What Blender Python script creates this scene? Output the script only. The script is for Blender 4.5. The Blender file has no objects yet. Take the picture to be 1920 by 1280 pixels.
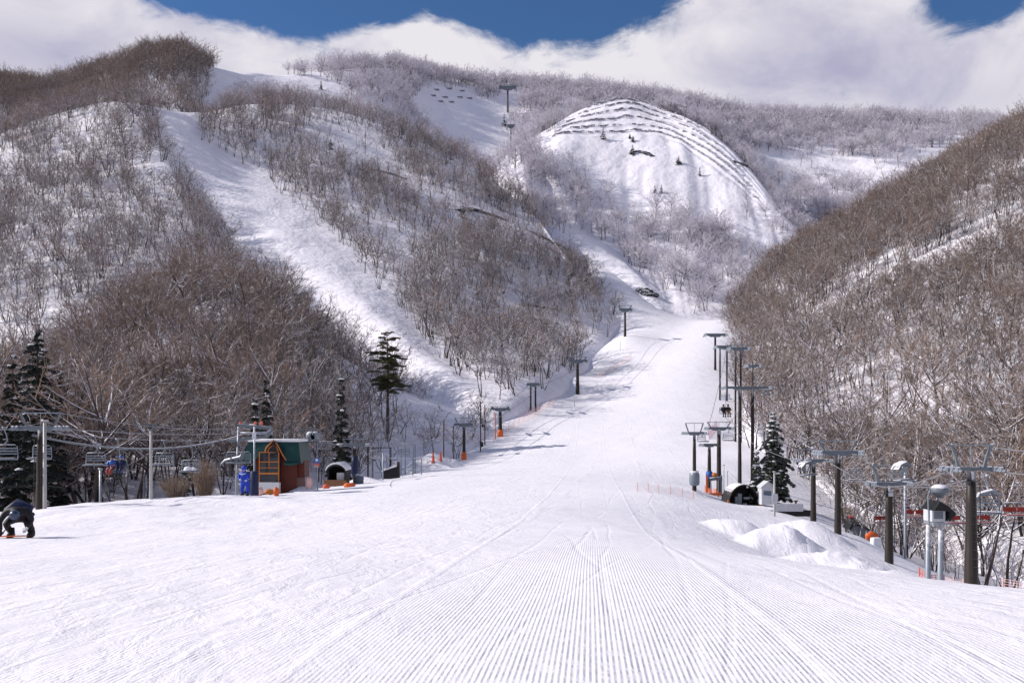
import bpy, bmesh, math, random
import numpy as np
from mathutils import Vector, Matrix
from mathutils.bvhtree import BVHTree

R = math.radians
random.seed(7)
RNG = np.random.default_rng(11)
scene = bpy.context.scene
COL = scene.collection
F, CX, HY, ZC = 1700.0, 960.0, 800.0, 1.9      # focal length in photo pixels, centre column, horizon row, eye height

# ------------------------------------------------------------------ camera
cam_data = bpy.data.cameras.new('camera')
cam = bpy.data.objects.new('camera', cam_data)
COL.objects.link(cam)
cam.location = (0, 0, ZC)
cam.rotation_euler = (R(90), 0, 0)
cam_data.sensor_width = 36.0
cam_data.lens = 36.0 * F / 1920.0
cam_data.shift_y = (HY - 640.0) / 1920.0
cam_data.clip_start = 0.1
cam_data.clip_end = 8000.0
scene.camera = cam


def pt(px, py, y):
    """World point that the picture shows at column px, row py at the depth y."""
    return Vector(((px - CX) / F * y, y, ZC + (HY - py) / F * y))


def pix(p):
    return CX + F * p[0] / p[1], HY - F * (p[2] - ZC) / p[1]


# ------------------------------------------------------------------ node helpers
def new_mat(name):
    m = bpy.data.materials.new(name)
    m.use_nodes = True
    nt = m.node_tree
    b = nt.nodes['Principled BSDF']
    return m, nt, b


def N(nt, kind, **kw):
    n = nt.nodes.new(kind)
    for k, v in kw.items():
        setattr(n, k, v)
    return n


def L(nt, a, b):
    nt.links.new(a, b)


def val(nt, sock, v):
    if hasattr(v, 'is_output') or isinstance(v, bpy.types.NodeSocket):
        nt.links.new(v, sock)
    else:
        sock.default_value = v


def M(nt, op, a, b=0.0, c=0.0, clamp=False):
    n = nt.nodes.new('ShaderNodeMath')
    n.operation = op
    n.use_clamp = clamp
    val(nt, n.inputs[0], a)
    val(nt, n.inputs[1], b)
    val(nt, n.inputs[2], c)
    return n.outputs[0]


def ramp(nt, x, a, b):
    """smoothstep of x between a and b"""
    n = nt.nodes.new('ShaderNodeMapRange')
    n.interpolation_type = 'SMOOTHSTEP'
    val(nt, n.inputs['Value'], x)
    n.inputs['From Min'].default_value = a
    n.inputs['From Max'].default_value = b
    return n.outputs['Result']


def noise(nt, vec, scale, detail=4, rough=0.55, dist=0.0):
    n = nt.nodes.new('ShaderNodeTexNoise')
    n.inputs['Scale'].default_value = scale
    n.inputs['Detail'].default_value = detail
    n.inputs['Roughness'].default_value = rough
    n.inputs['Distortion'].default_value = dist
    if vec is not None:
        nt.links.new(vec, n.inputs['Vector'])
    return n.outputs['Fac']


def mixc(nt, f, a, b):
    n = nt.nodes.new('ShaderNodeMix')
    n.data_type = 'RGBA'
    val(nt, n.inputs[0], f)
    val(nt, n.inputs[6], a)
    val(nt, n.inputs[7], b)
    return n.outputs[2]


def rgb(r, g, b):
    return (r, g, b, 1.0)


# ------------------------------------------------------------------ numpy noise
def vnoise(x, y, seed=0):
    xi, yi = np.floor(x).astype(np.int64), np.floor(y).astype(np.int64)
    xf, yf = x - xi, y - yi
    u, v = xf * xf * (3 - 2 * xf), yf * yf * (3 - 2 * yf)

    def h(a, b):
        n = (a * 374761393 + b * 668265263 + seed * 974634777) & 0x7fffffff
        n = (n ^ (n >> 13)) * 1274126177 & 0x7fffffff
        n = n ^ (n >> 16)
        return (n & 0xffff) / 65535.0
    return (h(xi, yi) * (1 - u) + h(xi + 1, yi) * u) * (1 - v) + (h(xi, yi + 1) * (1 - u) + h(xi + 1, yi + 1) * u) * v


def fbm(x, y, scale, octaves=4, seed=0):
    t, a, s = 0, 0.5, 1.0 / scale
    for k in range(octaves):
        t = t + a * (vnoise(x * s, y * s, seed + k * 17) - 0.5) * 2
        a *= 0.5
        s *= 2.03
    return t


# ------------------------------------------------------------------ object helpers
def link(o, parent=None):
    COL.objects.link(o)
    if parent is not None:
        o.parent = parent
    return o


def grid_object(name, P, mat):
    """P: (rows, cols, 3) points."""
    r, c = P.shape[:2]
    me = bpy.data.meshes.new(name)
    idx = np.arange(r * c).reshape(r, c)
    q = np.stack([idx[:-1, :-1], idx[:-1, 1:], idx[1:, 1:], idx[1:, :-1]], -1).reshape(-1, 4)
    me.vertices.add(r * c)
    me.vertices.foreach_set('co', P.reshape(-1).astype(np.float32))
    me.loops.add(q.size)
    me.loops.foreach_set('vertex_index', q.reshape(-1).astype(np.int32))
    me.polygons.add(len(q))
    me.polygons.foreach_set('loop_start', np.arange(0, q.size, 4, dtype=np.int32))
    me.polygons.foreach_set('use_smooth', np.ones(len(q), bool))
    me.update(calc_edges=True)
    me.materials.append(mat)
    o = link(bpy.data.objects.new(name, me))
    o['kind'] = 'structure'
    return o, q


def cr(rows, t):
    """Catmull-Rom through rows[0..n-1] (n, ...) at the parameters t in [0, n-1]."""
    n = len(rows)
    i = np.clip(np.floor(t).astype(int), 0, n - 2)
    f = (t - i).reshape((-1,) + (1,) * (rows.ndim - 1))
    p0, p1, p2, p3 = rows[np.clip(i - 1, 0, n - 1)], rows[i], rows[i + 1], rows[np.clip(i + 2, 0, n - 1)]
    m1, m2 = (p2 - p0) * 0.5, (p3 - p1) * 0.5
    f2, f3 = f * f, f * f * f
    return (2 * f3 - 3 * f2 + 1) * p1 + (f3 - 2 * f2 + f) * m1 + (-2 * f3 + 3 * f2) * p2 + (f3 - f2) * m2


SURF = {}


def loft(name, rows, nu, nv, mat, amp, wav, seed, steps=None):
    """Hill through rows of (px, py, depth) knots; rows run from the foot over the crest and down behind."""
    K = np.array([[list(pt(*k)) for k in r] for r in rows])
    tv = np.linspace(0, len(rows) - 1, nv)
    tu = np.linspace(0, len(rows[0]) - 1, nu)
    P = cr(K, tv)                                   # nv, knots, 3
    P = np.swapaxes(cr(np.swapaxes(P, 0, 1), tu), 0, 1)
    P[..., 2] += fbm(P[..., 0], P[..., 1], wav, 5, seed) * amp
    if steps:
        gul = fbm(tu[None] * 1.5 + 0 * tv[:, None], tv[:, None] * 0.35 + 0 * tu[None], 1.0, 3, 77)
        P[..., 2] += 4.5 * gul * np.clip((tv[:, None] - 1.0) / 1.0, 0, 1) * np.clip((4.7 - tv[:, None]) / 0.9, 0, 1)
        z0, step, v0, v1 = steps
        w = np.clip((tv - v0) / 0.25, 0, 1) * np.clip((v1 - tv) / 0.15, 0, 1)
        f = (tv[:, None] + 0.05 * fbm(P[..., 0], P[..., 1], 60, 2, 5) - z0) / step
        f = f - np.floor(f)
        u = np.clip((tu - 1.2) / 0.8, 0, 1) * np.clip((8.6 - tu) / 1.6, 0, 1)
        P[..., 2] += w[:, None] * u[None] * 1.5 * (np.where(f < 0.75, 0.5 - f / 0.75, (f - 0.75) / 0.25 - 0.5))
    o, q = grid_object(name, P, mat)
    SURF[name] = dict(P=P, tu=tu, tv=tv, bvh=BVHTree.FromPolygons([Vector(v) for v in P.reshape(-1, 3)], q.tolist()), o=o)
    return o


def drop(x, y, names=None):
    """Height of the highest terrain at (x, y)."""
    best = None
    for n in (names or SURF):
        h = SURF[n]['bvh'].ray_cast(Vector((x, y, 900)), Vector((0, 0, -1)))
        if h[0] is not None and (best is None or h[0].z > best):
            best = h[0].z
    return -5.0 if best is None else best


def look(px, py):
    """First terrain point that the picture shows at (px, py)."""
    d = pt(px, py, 1.0) - Vector((0, 0, ZC))
    d.normalize()
    best = None
    for n in SURF:
        h = SURF[n]['bvh'].ray_cast(Vector((0, 0, ZC)), d)
        if h[0] is not None and (best is None or h[3] < best[1]):
            best = (h[0], h[3], n)
    return best


def inside(px, py, poly):
    px, py = np.asarray(px, float), np.asarray(py, float)
    r = np.zeros(px.shape, bool)
    j = len(poly) - 1
    for i in range(len(poly)):
        xi, yi = poly[i]
        xj, yj = poly[j]
        c = ((yi > py) != (yj > py)) & (px < (xj - xi) * (py - yi) / (yj - yi + 1e-9) + xi)
        r ^= c
        j = i
    return r


# ------------------------------------------------------------------ snow
SUN_AZ, SUN_EL = R(-86), R(33)          # azimuth from straight ahead (negative = left), elevation
sun_dir = Vector((math.sin(SUN_AZ) * math.cos(SUN_EL), math.cos(SUN_AZ) * math.cos(SUN_EL), math.sin(SUN_EL)))

SNOW = rgb(0.855, 0.832, 0.895)


def hill_snow(name, s1, s2, strength, dist):
    m, nt, b = new_mat(name)
    co = N(nt, 'ShaderNodeNewGeometry').outputs['Position']
    a = noise(nt, co, s1, 6, 0.6, 0.4)
    c = noise(nt, co, s2, 4, 0.6)
    h = M(nt, 'ADD', a, M(nt, 'MULTIPLY', c, 0.35))
    bp = N(nt, 'ShaderNodeBump')
    bp.inputs['Strength'].default_value = strength
    bp.inputs['Distance'].default_value = dist
    L(nt, h, bp.inputs['Height'])
    L(nt, bp.outputs[0], b.inputs['Normal'])
    b.inputs['Base Color'].default_value = SNOW
    b.inputs['Roughness'].default_value = 0.75
    b.inputs['Specular IOR Level'].default_value = 0.25
    return m


mat_hill = hill_snow('hill_snow', 0.09, 0.5, 0.8, 1.6)
mat_far = hill_snow('far_snow', 0.035, 0.2, 0.8, 3.0)


def piste_snow():
    m, nt, b = new_mat('piste_snow')
    geo = N(nt, 'ShaderNodeNewGeometry')
    co = geo.outputs['Position']
    sp = N(nt, 'ShaderNodeSeparateXYZ')
    L(nt, co, sp.inputs[0])
    x, y = sp.outputs[0], sp.outputs[1]
    # grooming direction: the lanes run up the slope, a little to the east of the view
    wob = M(nt, 'MULTIPLY', M(nt, 'SUBTRACT', noise(nt, co, 0.05, 1), 0.5), 0.16)
    lane = M(nt, 'ADD', M(nt, 'SUBTRACT', x, M(nt, 'MULTIPLY', y, 0.088)), wob)
    # combed ridges, 8 cm apart
    comb = M(nt, 'SINE', M(nt, 'MULTIPLY', lane, 2 * math.pi / 0.052))
    comb = M(nt, 'MULTIPLY_ADD', comb, 0.5, 0.5)
    grain = noise(nt, co, 14.0, 3, 0.6)
    patch = ramp(nt, noise(nt, co, 0.55, 4, 0.6, 0.6), 0.36, 0.56)
    # the comb is fresh in the lane before the camera, worn away elsewhere and farther up
    dl = M(nt, 'ABSOLUTE', M(nt, 'SUBTRACT', lane, 0.6))
    fresh = ramp(nt, M(nt, 'ADD', dl, M(nt, 'MULTIPLY', noise(nt, co, 0.5, 3), 3.0)), 6.2, 2.8)
    worn = M(nt, 'MULTIPLY', patch, 0.55)
    w = M(nt, 'MAXIMUM', fresh, worn)
    w = M(nt, 'MULTIPLY', w, ramp(nt, y, 34.0, 12.0))
    comb_h = M(nt, 'MULTIPLY', M(nt, 'MULTIPLY', comb, w), 0.0064)
    comb_h = M(nt, 'MULTIPLY', comb_h, M(nt, 'MULTIPLY_ADD', ramp(nt, noise(nt, co, 5.0, 4, 0.7), 0.30, 0.62), 0.85, 0.25))
    # seams between the groomer's passes, every 4.6 m
    seam_t = M(nt, 'ABSOLUTE', M(nt, 'SUBTRACT', M(nt, 'FRACT', M(nt, 'DIVIDE', M(nt, 'ADD', lane, 46.3), 4.6)), 0.5))
    seam = ramp(nt, seam_t, 0.027, 0.004)
    seam_h = M(nt, 'MULTIPLY', seam, 0.009)
    # ski tracks: warped stripes, crossing at two slants
    def tracks(slant, per, width, seed, amp):
        off = N(nt, 'ShaderNodeVectorMath', operation='ADD')
        L(nt, co, off.inputs[0])
        off.inputs[1].default_value = (seed * 13.1, seed * 7.7, 0)
        n1 = noise(nt, off.outputs[0], 0.045, 2, 0.5)
        s = M(nt, 'ADD', M(nt, 'SUBTRACT', x, M(nt, 'MULTIPLY', y, slant)), M(nt, 'MULTIPLY', n1, 1.6))
        t = M(nt, 'ABSOLUTE', M(nt, 'SUBTRACT', M(nt, 'FRACT', M(nt, 'DIVIDE', s, per)), 0.5))
        g = ramp(nt, t, width / per, 0.2 * width / per)
        gate = ramp(nt, noise(nt, off.outputs[0], 0.11, 2), 0.38, 0.62)
        return M(nt, 'MULTIPLY', M(nt, 'MULTIPLY', g, gate), amp)
    tr = tracks(0.10, 1.7, 0.07, 1, -0.006)
    for a in ((0.15, 2.3, 0.09, 2, -0.007), (0.06, 3.1, 0.08, 3, -0.006), (0.22, 2.1, 0.07, 4, -0.006), (0.0, 4.7, 0.10, 5, -0.006), (0.12, 5.3, 0.28, 6, 0.012)):
        tr = M(nt, 'ADD', tr, tracks(*a))
    # crumbs and lumps, rougher off the fresh lane
    st = N(nt, 'ShaderNodeMapping')
    st.inputs['Rotation'].default_value = (0, 0, 0.5)
    st.inputs['Scale'].default_value = (1.0, 0.4, 1.0)
    L(nt, co, st.inputs['Vector'])
    lump = noise(nt, st.outputs[0], 2.2, 6, 0.65, 0.5)
    soft = noise(nt, co, 0.18, 4, 0.5, 0.3)
    rough = M(nt, 'MULTIPLY_ADD', M(nt, 'SUBTRACT', 1.0, fresh), 0.055, 0.018)
    h = M(nt, 'ADD', comb_h, M(nt, 'MULTIPLY', lump, rough))
    h = M(nt, 'ADD', h, seam_h)
    h = M(nt, 'ADD', h, tr)
    h = M(nt, 'ADD', h, M(nt, 'MULTIPLY', soft, 0.30))
    h = M(nt, 'ADD', h, M(nt, 'MULTIPLY', grain, 0.010))
    bp = N(nt, 'ShaderNodeBump')
    bp.inputs['Strength'].default_value = 1.0
    bp.inputs['Distance'].default_value = 1.0
    L(nt, h, bp.inputs['Height'])
    L(nt, bp.outputs[0], b.inputs['Normal'])
    b.inputs['Base Color'].default_value = rgb(0.865, 0.845, 0.90)
    b.inputs['Roughness'].default_value = 0.7
    b.inputs['Specular IOR Level'].default_value = 0.3
    return m


mat_piste = piste_snow()

# ------------------------------------------------------------------ the piste (thin plate through surveyed points)
def tps(pts, lam=1e-4):
    A = np.array([(((p[0] - CX) / F) * 2.2, math.log(p[1])) for p in pts])
    b = np.array([-(p[2] - HY) for p in pts], float)
    n = len(A)
    d2 = ((A[:, None] - A[None]) ** 2).sum(-1)
    Kk = 0.5 * d2 * np.log(d2 + 1e-12)
    Pm = np.hstack([np.ones((n, 1)), A])
    S = np.zeros((n + 3, n + 3))
    S[:n, :n] = Kk + lam * np.eye(n)
    S[:n, n:] = Pm
    S[n:, :n] = Pm.T
    w = np.linalg.solve(S, np.concatenate([b, np.zeros(3)]))

    def f(u, lv):
        q = np.stack([u * 2.2, lv], -1)
        out = w[n] + q @ w[n + 1:]
        for k in range(n):
            d = ((q - A[k]) ** 2).sum(-1)
            out = out + w[k] * 0.5 * d * np.log(d + 1e-12)
        return out
    return f


def rowz(y, z):
    return HY - (z - ZC) / y * F


gp = []
for y, z in ((2.5, -0.05), (6, -0.15), (12, -0.38)):
    for px in (-900, -300, 300, 960, 1600, 2200, 2800):
        gp.append((px, y, rowz(y, z)))
gp += [(px, 20, rowz(20, z)) for px, z in ((-900, -1.0), (-200, -0.95), (400, -0.85), (960, -0.8), (1500, -1.1), (2100, -1.9), (2700, -2.6))]
gp += [(-700, 30, 1025), (40, 30, 1005), (500, 34, 985), (1100, 38, 968), (1400, 37, 1032), (1478, 43, 1046), (1600, 35, 1085), (1820, 32, 1110), (2000, 31, 1135), (2500, 30, 1180)]
gp += [(-700, 47, 985), (-300, 46, 975), (0, 47, 962), (200, 51, 944), (450, 57, 929), (530, 63, 926), (620, 70, 913), (720, 84, 900), (800, 100, 886), (870, 140, 862)]
gp += [(-700, 70, 1010), (0, 70, 985), (200, 74, 962), (450, 80, 930), (600, 95, 915)]
gp += [(900, 60, 918), (1100, 60, 920), (1100, 90, 888), (1000, 90, 890), (1100, 130, 856), (1000, 130, 858), (1100, 165, 808), (1100, 190, 772), (1150, 225, 727), (1200, 265, 672), (1240, 300, 636)]
gp += [(1665, 49, 1056), (1570, 56, 1000), (1525, 64, 980), (1460, 68, 968), (1395, 78, 945), (1450, 77, 949), (1340, 81, 934), (1302, 80, 924), (1300, 88, 914), (1250, 60, 930), (1400, 52, 985)]
gp += [(2000, 50, 1130), (1850, 55, 1110), (2300, 60, 1150), (1750, 68, 1060), (1650, 80, 1010), (1550, 90, 960), (1900, 90, 1040), (2300, 90, 1060)]
gp += [(1340, 110, 870), (1340, 130, 850), (1350, 165, 802), (1360, 225, 715), (1370, 300, 628), (1365, 350, 598), (1280, 345, 606), (1450, 130, 855), (1500, 225, 770), (1550, 350, 640)]
gp += [(938, 165, 818), (1000, 190, 771), (1083, 225, 738), (1172, 300, 630), (1120, 262, 690), (1210, 345, 600)]
gp += [(600, 140, 905), (800, 165, 850), (800, 225, 800), (960, 265, 760), (1050, 330, 700), (600, 225, 880), (700, 345, 840), (300, 165, 930)]
gp += [(1200, 378, 566), (1165, 400, 532), (1130, 425, 498), (1090, 450, 468), (1060, 470, 446), (1240, 390, 575), (1300, 375, 597), (1000, 480, 470), (1300, 470, 600), (1450, 420, 640), (900, 480, 560)]
gp += [(985, 205, 748), (1055, 240, 710), (1098, 280, 680), (1128, 305, 652), (1155, 335, 622), (925, 188, 772), (885, 172, 812), (860, 160, 838)]
gp += [(1395, 225, 722), (1400, 165, 812), (1398, 265, 676), (1400, 300, 636), (1398, 350, 602), (1460, 265, 735), (1388, 190, 768)]
gfun = tps(gp)


def mounds(x, y):
    """Heaps of pushed snow beside the piste, and the banks along its edge: (photo column, row of the foot, depth, width, length, height)."""
    z = np.zeros_like(x)
    for px, yy, w, l, h, e in ((1478, 43, 2.9, 2.6, 1.75, 2.0), (1580, 38, 3.0, 2.2, 1.05, 2.2), (1400, 47, 2.6, 3.0, 0.9, 2.0), (1520, 53, 2.4, 3.0, 0.9, 2.0), (1690, 35, 2.4, 2.4, 0.55, 2.0),
                               (805, 122, 5.0, 7.0, 2.6, 2.0), (1300, 82, 4, 4, 0.5, 2.0), (566, 66.5, 1.6, 1.6, 0.6, 2.0), (680, 82, 2.0, 2, 0.8, 2.0)):
        cx = (px - CX) / F * yy
        r = np.sqrt(((x - cx) / w) ** 2 + ((y - yy) / l) ** 2) * (0.85 + 0.34 * vnoise(x * 0.8, y * 0.8, 5) + 0.10 * vnoise(x * 2.4, y * 2.4, 15))
        q = np.clip(1 - r, 0, 1)
        z += h * np.maximum(q ** 1.15 * (1.30 - 0.42 * q), 0) * (0.90 + 0.16 * vnoise(x * 3.1, y * 3.1, 8) + 0.06 * vnoise(x * 7.0, y * 7.0, 9))
    return z


def piste():
    lv = np.concatenate([np.linspace(math.log(1.2), math.log(30), 90)[:-1], np.linspace(math.log(30), math.log(140), 170)[:-1], np.linspace(math.log(140), math.log(500), 130)])
    u = np.concatenate([np.linspace(-1.05, -0.62, 30)[:-1], np.linspace(-0.62, 0.65, 420), np.linspace(0.65, 1.05, 30)[1:]])
    U, V = np.meshgrid(u, lv)
    Y = np.exp(V)
    S = gfun(U, V)
    X = U * Y
    Z = ZC + S / F * Y
    flat = np.clip((Y - 8) / 30, 0, 1)
    Z += flat * (0.16 * fbm(X, Y, 14, 4, 3) + 0.5 * fbm(X, Y, 60, 2, 9) * np.clip((Y - 60) / 120, 0, 1))
    off = np.clip((np.abs(U - 0.06) - 0.17) / 0.15, 0, 1)
    Z += flat * off * 0.25 * fbm(X, Y, 4.5, 4, 21)
    Z += mounds(X, Y)
    P = np.stack([X, Y, Z], -1)
    o, q = grid_object('ski_slope', P, mat_piste)
    SURF['ski_slope'] = dict(P=P, bvh=BVHTree.FromPolygons([Vector(v) for v in P.reshape(-1, 3)], q.tolist()), o=o)


piste()

# ------------------------------------------------------------------ the hills
def back(row, dy, dpy):
    return [(p[0] + (CX - p[0]) * 0.0, p[1] + dpy, p[2] + dy) for p in row]


def under(row, dpy, k=0.93):
    """A row a little in front of and below a foot line, so that the hill dips under the snow before it."""
    return [(p[0], p[1] + dpy, p[2] * k) for p in row]


def buried(rows, dpx, dpy):
    """Adds a column before the first one, running down into the ground, so that no open side shows."""
    return [[(r[0][0] + dpx, r[0][1] + dpy, r[0][2] + 6)] + list(r) for r in rows]


# the wooded knoll behind the lift station
foot = [(-700, 985, 78), (-350, 975, 80), (0, 965, 82), (200, 948, 84), (400, 925, 92), (560, 912, 102), (700, 900, 115), (800, 872, 132), (870, 832, 152), (925, 790, 175)]
m1 = [(-700, 930, 100), (-350, 920, 102), (0, 895, 104), (170, 860, 108), (340, 810, 116), (500, 800, 126), (650, 815, 138), (770, 812, 152), (850, 795, 168), (915, 778, 184)]
m2 = [(-700, 870, 130), (-350, 850, 130), (0, 815, 130), (160, 750, 138), (310, 670, 148), (470, 670, 158), (610, 725, 168), (740, 760, 178), (835, 768, 188), (905, 768, 196)]
rg = [(-700, 840, 160), (-350, 820, 160), (0, 780, 160), (140, 705, 166), (270, 612, 178), (435, 568, 188), (585, 650, 196), (720, 720, 200), (825, 752, 204), (900, 762, 206)]
loft('wooded_knoll_hill', [under(foot, 70), foot, m1, m2, rg, back(rg, 25, 35), back(rg, 60, 130)], 200, 130, mat_hill, 2.2, 28, 31)

# the left mountainside with the bumpy run and the long spur
base = [(-600, 900, 190), (0, 800, 190), (200, 740, 195), (400, 720, 200), (600, 760, 200), (790, 790, 192), (885, 768, 185), (930, 755, 188), (990, 730, 205), (1060, 697, 240), (1105, 667, 280), (1130, 642, 305), (1150, 614, 335), (1168, 597, 352)]
a1 = [(-540, 740, 240), (0, 640, 240), (170, 600, 245), (330, 580, 250), (480, 600, 250), (625, 640, 250), (720, 610, 250), (800, 622, 262), (890, 600, 285), (970, 590, 310), (1040, 580, 335), (1085, 570, 350), (1122, 580, 360), (1152, 588, 362)]
a2 = [(-500, 620, 300), (0, 500, 300), (140, 480, 300), (270, 450, 310), (390, 480, 300), (480, 500, 310), (560, 470, 320), (650, 460, 340), (760, 440, 370), (870, 440, 395), (970, 470, 405), (1038, 490, 405), (1095, 532, 390), (1145, 582, 368)]
a3 = [(-470, 500, 370), (0, 380, 370), (120, 350, 370), (230, 320, 380), (320, 340, 370), (390, 380, 370), (430, 350, 390), (500, 320, 420), (620, 300, 450), (770, 330, 460), (900, 380, 450), (1000, 430, 440), (1070, 500, 412), (1140, 577, 374)]
a4 = [(-430, 400, 460), (0, 256, 460), (105, 224, 455), (190, 194, 450), (240, 192, 450), (285, 203, 450), (335, 214, 455), (385, 212, 490), (500, 198, 540), (680, 222, 530), (840, 292, 510), (962, 366, 480), (1042, 462, 430), (1136, 574, 380)]
loft('left_mountainside_hill', [under(base, 90), base, a1, a2, a3, a4, back(a4, 40, 40), back(a4, 90, 130)], 280, 200, mat_hill, 4.5, 60, 41)

# the far ridge with its summit
g0 = [(-700, 420, 480), (-200, 350, 500), (0, 320, 500), (200, 250, 510), (330, 222, 515), (400, 240, 560), (600, 262, 620), (760, 310, 680), (850, 345, 680), (960, 350, 690), (1100, 340, 720), (1300, 340, 740), (1450, 410, 730), (1560, 470, 640), (1700, 450, 640), (1850, 400, 680), (2100, 350, 720), (2700, 300, 720)]
g1 = [(-700, 310, 560), (-200, 250, 580), (0, 230, 580), (150, 215, 580), (310, 180, 580), (400, 185, 610), (560, 200, 690), (740, 225, 750), (840, 255, 770), (955, 260, 790), (1100, 255, 810), (1290, 270, 820), (1430, 320, 820), (1560, 360, 780), (1700, 355, 780), (1850, 330, 800), (2100, 300, 820), (2700, 260, 820)]
g2 = [(-700, 240, 640), (-200, 185, 650), (0, 178, 650), (120, 168, 650), (300, 118, 650), (398, 138, 660), (530, 156, 760), (730, 150, 830), (830, 180, 860), (955, 195, 890), (1100, 195, 900), (1290, 222, 910), (1420, 252, 920), (1560, 275, 910), (1700, 275, 910), (1850, 265, 920), (2100, 262, 930), (2700, 230, 930)]
g3 = [(-700, 215, 700), (-200, 168, 700), (0, 165, 700), (110, 160, 700), (300, 106, 690), (395, 130, 690), (530, 148, 800), (730, 135, 880), (830, 158, 920), (955, 175, 950), (1100, 178, 960), (1290, 206, 980), (1420, 228, 1000), (1560, 232, 1000), (1700, 234, 1000), (1850, 238, 1000), (2100, 242, 1000), (2700, 215, 1000)]
loft('far_ridge_hill', [under(g0, 120), g0, g1, g2, g3, back(g3, 90, 25), back(g3, 260, 90), back(g3, 900, 330)], 320, 190, mat_far, 9, 120, 51)

# the terraced knob
h0 = [(1010, 415, 490), (1078, 440, 466), (1162, 498, 430), (1222, 550, 394), (1268, 586, 374), (1310, 600, 368), (1380, 606, 372), (1460, 612, 385), (1560, 620, 400), (1680, 625, 420)]
h1 = [(980, 380, 540), (1035, 395, 535), (1100, 430, 520), (1170, 460, 500), (1235, 480, 490), (1300, 490, 480), (1375, 500, 475), (1450, 515, 470), (1530, 545, 460), (1640, 585, 460)]
h2 = [(965, 335, 590), (1015, 325, 600), (1080, 335, 600), (1160, 345, 600), (1225, 355, 590), (1290, 370, 580), (1360, 395, 565), (1430, 430, 545), (1510, 490, 515), (1620, 560, 490)]
h3 = [(955, 312, 630), (1005, 282, 650), (1070, 262, 650), (1150, 258, 650), (1220, 262, 645), (1280, 290, 630), (1345, 325, 605), (1415, 372, 580), (1495, 450, 540), (1605, 540, 510)]
h4 = [(945, 305, 660), (998, 262, 690), (1065, 218, 690), (1120, 196, 690), (1172, 188, 690), (1230, 206, 682), (1312, 247, 655), (1402, 318, 615), (1490, 424, 562), (1600, 530, 530)]
loft('terraced_knob_hill', buried([under(h0, 60), h0, h1, h2, h3, h4, back(h4, 40, 25), back(h4, 120, 110)], -55, 75), 240, 330, mat_far, 7.0, 70, 61, (3.93, 0.175, 3.85, 5.1))

# the sunny right-hand slope with its track
i0 = [(1368, 622, 345), (1378, 680, 285), (1388, 745, 215), (1412, 815, 150), (1480, 882, 118), (1600, 925, 100), (1760, 975, 86), (1950, 1040, 72), (2300, 1120, 62), (2900, 1200, 56)]
i1 = [(1369, 618, 352), (1382, 662, 300), (1398, 715, 240), (1430, 775, 178), (1510, 825, 145), (1640, 848, 128), (1800, 858, 118), (1990, 870, 108), (2330, 880, 98), (2900, 880, 90)]
i2 = [(1370, 612, 360), (1388, 640, 322), (1420, 672, 272), (1475, 700, 226), (1570, 705, 200), (1700, 690, 186), (1850, 672, 174), (2030, 640, 164), (2360, 590, 154), (2900, 520, 146)]
i3 = [(1371, 608, 366), (1400, 620, 342), (1455, 622, 310), (1535, 590, 288), (1640, 545, 272), (1760, 490, 262), (1890, 438, 254), (2060, 365, 248), (2380, 250, 240), (2900, 100, 232)]
i4 = [(1372, 603, 374), (1402, 605, 358), (1460, 598, 332), (1545, 562, 312), (1655, 512, 296), (1775, 460, 286), (1905, 405, 278), (2075, 330, 272), (2390, 215, 264), (2900, 65, 256)]
i5 = [(1372, 600, 382), (1402, 575, 384), (1465, 532, 372), (1550, 480, 362), (1660, 420, 352), (1780, 360, 344), (1910, 298, 338), (2080, 222, 332), (2400, 90, 326), (2900, -90, 320)]
i6 = [(1373, 598, 392), (1404, 560, 408), (1470, 500, 410), (1555, 446, 410), (1665, 384, 410), (1785, 318, 410), (1915, 252, 410), (2085, 170, 410), (2400, 30, 410), (2900, -170, 410)]
loft('sunny_slope_hill', [under(i0, 150), i0, i1, i2, i3, i4, i5, i6, back(i6, 40, 30), back(i6, 120, 140)], 220, 220, mat_hill, 3.0, 40, 71)

# ------------------------------------------------------------------ sky, sun
world = bpy.data.worlds.new('World')
scene.world = world
world.use_nodes = True
nt = world.node_tree
bg = nt.nodes['Background']
sky = N(nt, 'ShaderNodeTexSky', sky_type='NISHITA')
sky.sun_disc = False
sky.sun_elevation = SUN_EL
sky.sun_rotation = SUN_AZ
sky.altitude = 900
sky.air_density = 1.0
sky.dust_density = 0.1
sky.ozone_density = 6.0
tc = N(nt, 'ShaderNodeTexCoord').outputs['Generated']
sep = N(nt, 'ShaderNodeSeparateXYZ')
L(nt, tc, sep.inputs[0])
az = M(nt, 'MULTIPLY', M(nt, 'ARCTAN2', sep.outputs[0], sep.outputs[1]), 180 / math.pi)
el = M(nt, 'MULTIPLY', M(nt, 'ARCSINE', sep.outputs[2]), 180 / math.pi)
# cloud texture coordinates: azimuth and elevation in degrees
cmb = N(nt, 'ShaderNodeCombineXYZ')
L(nt, M(nt, 'MULTIPLY', az, 0.10), cmb.inputs[0])
L(nt, M(nt, 'MULTIPLY', el, 0.17), cmb.inputs[1])
cv = cmb.outputs[0]
n_big = noise(nt, cv, 1.1, 9, 0.62, 0.6)
n_det = noise(nt, cv, 3.6, 9, 0.66, 0.7)
cl = M(nt, 'ADD', M(nt, 'MULTIPLY', n_big, 0.62), M(nt, 'MULTIPLY', n_det, 0.53))


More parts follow.
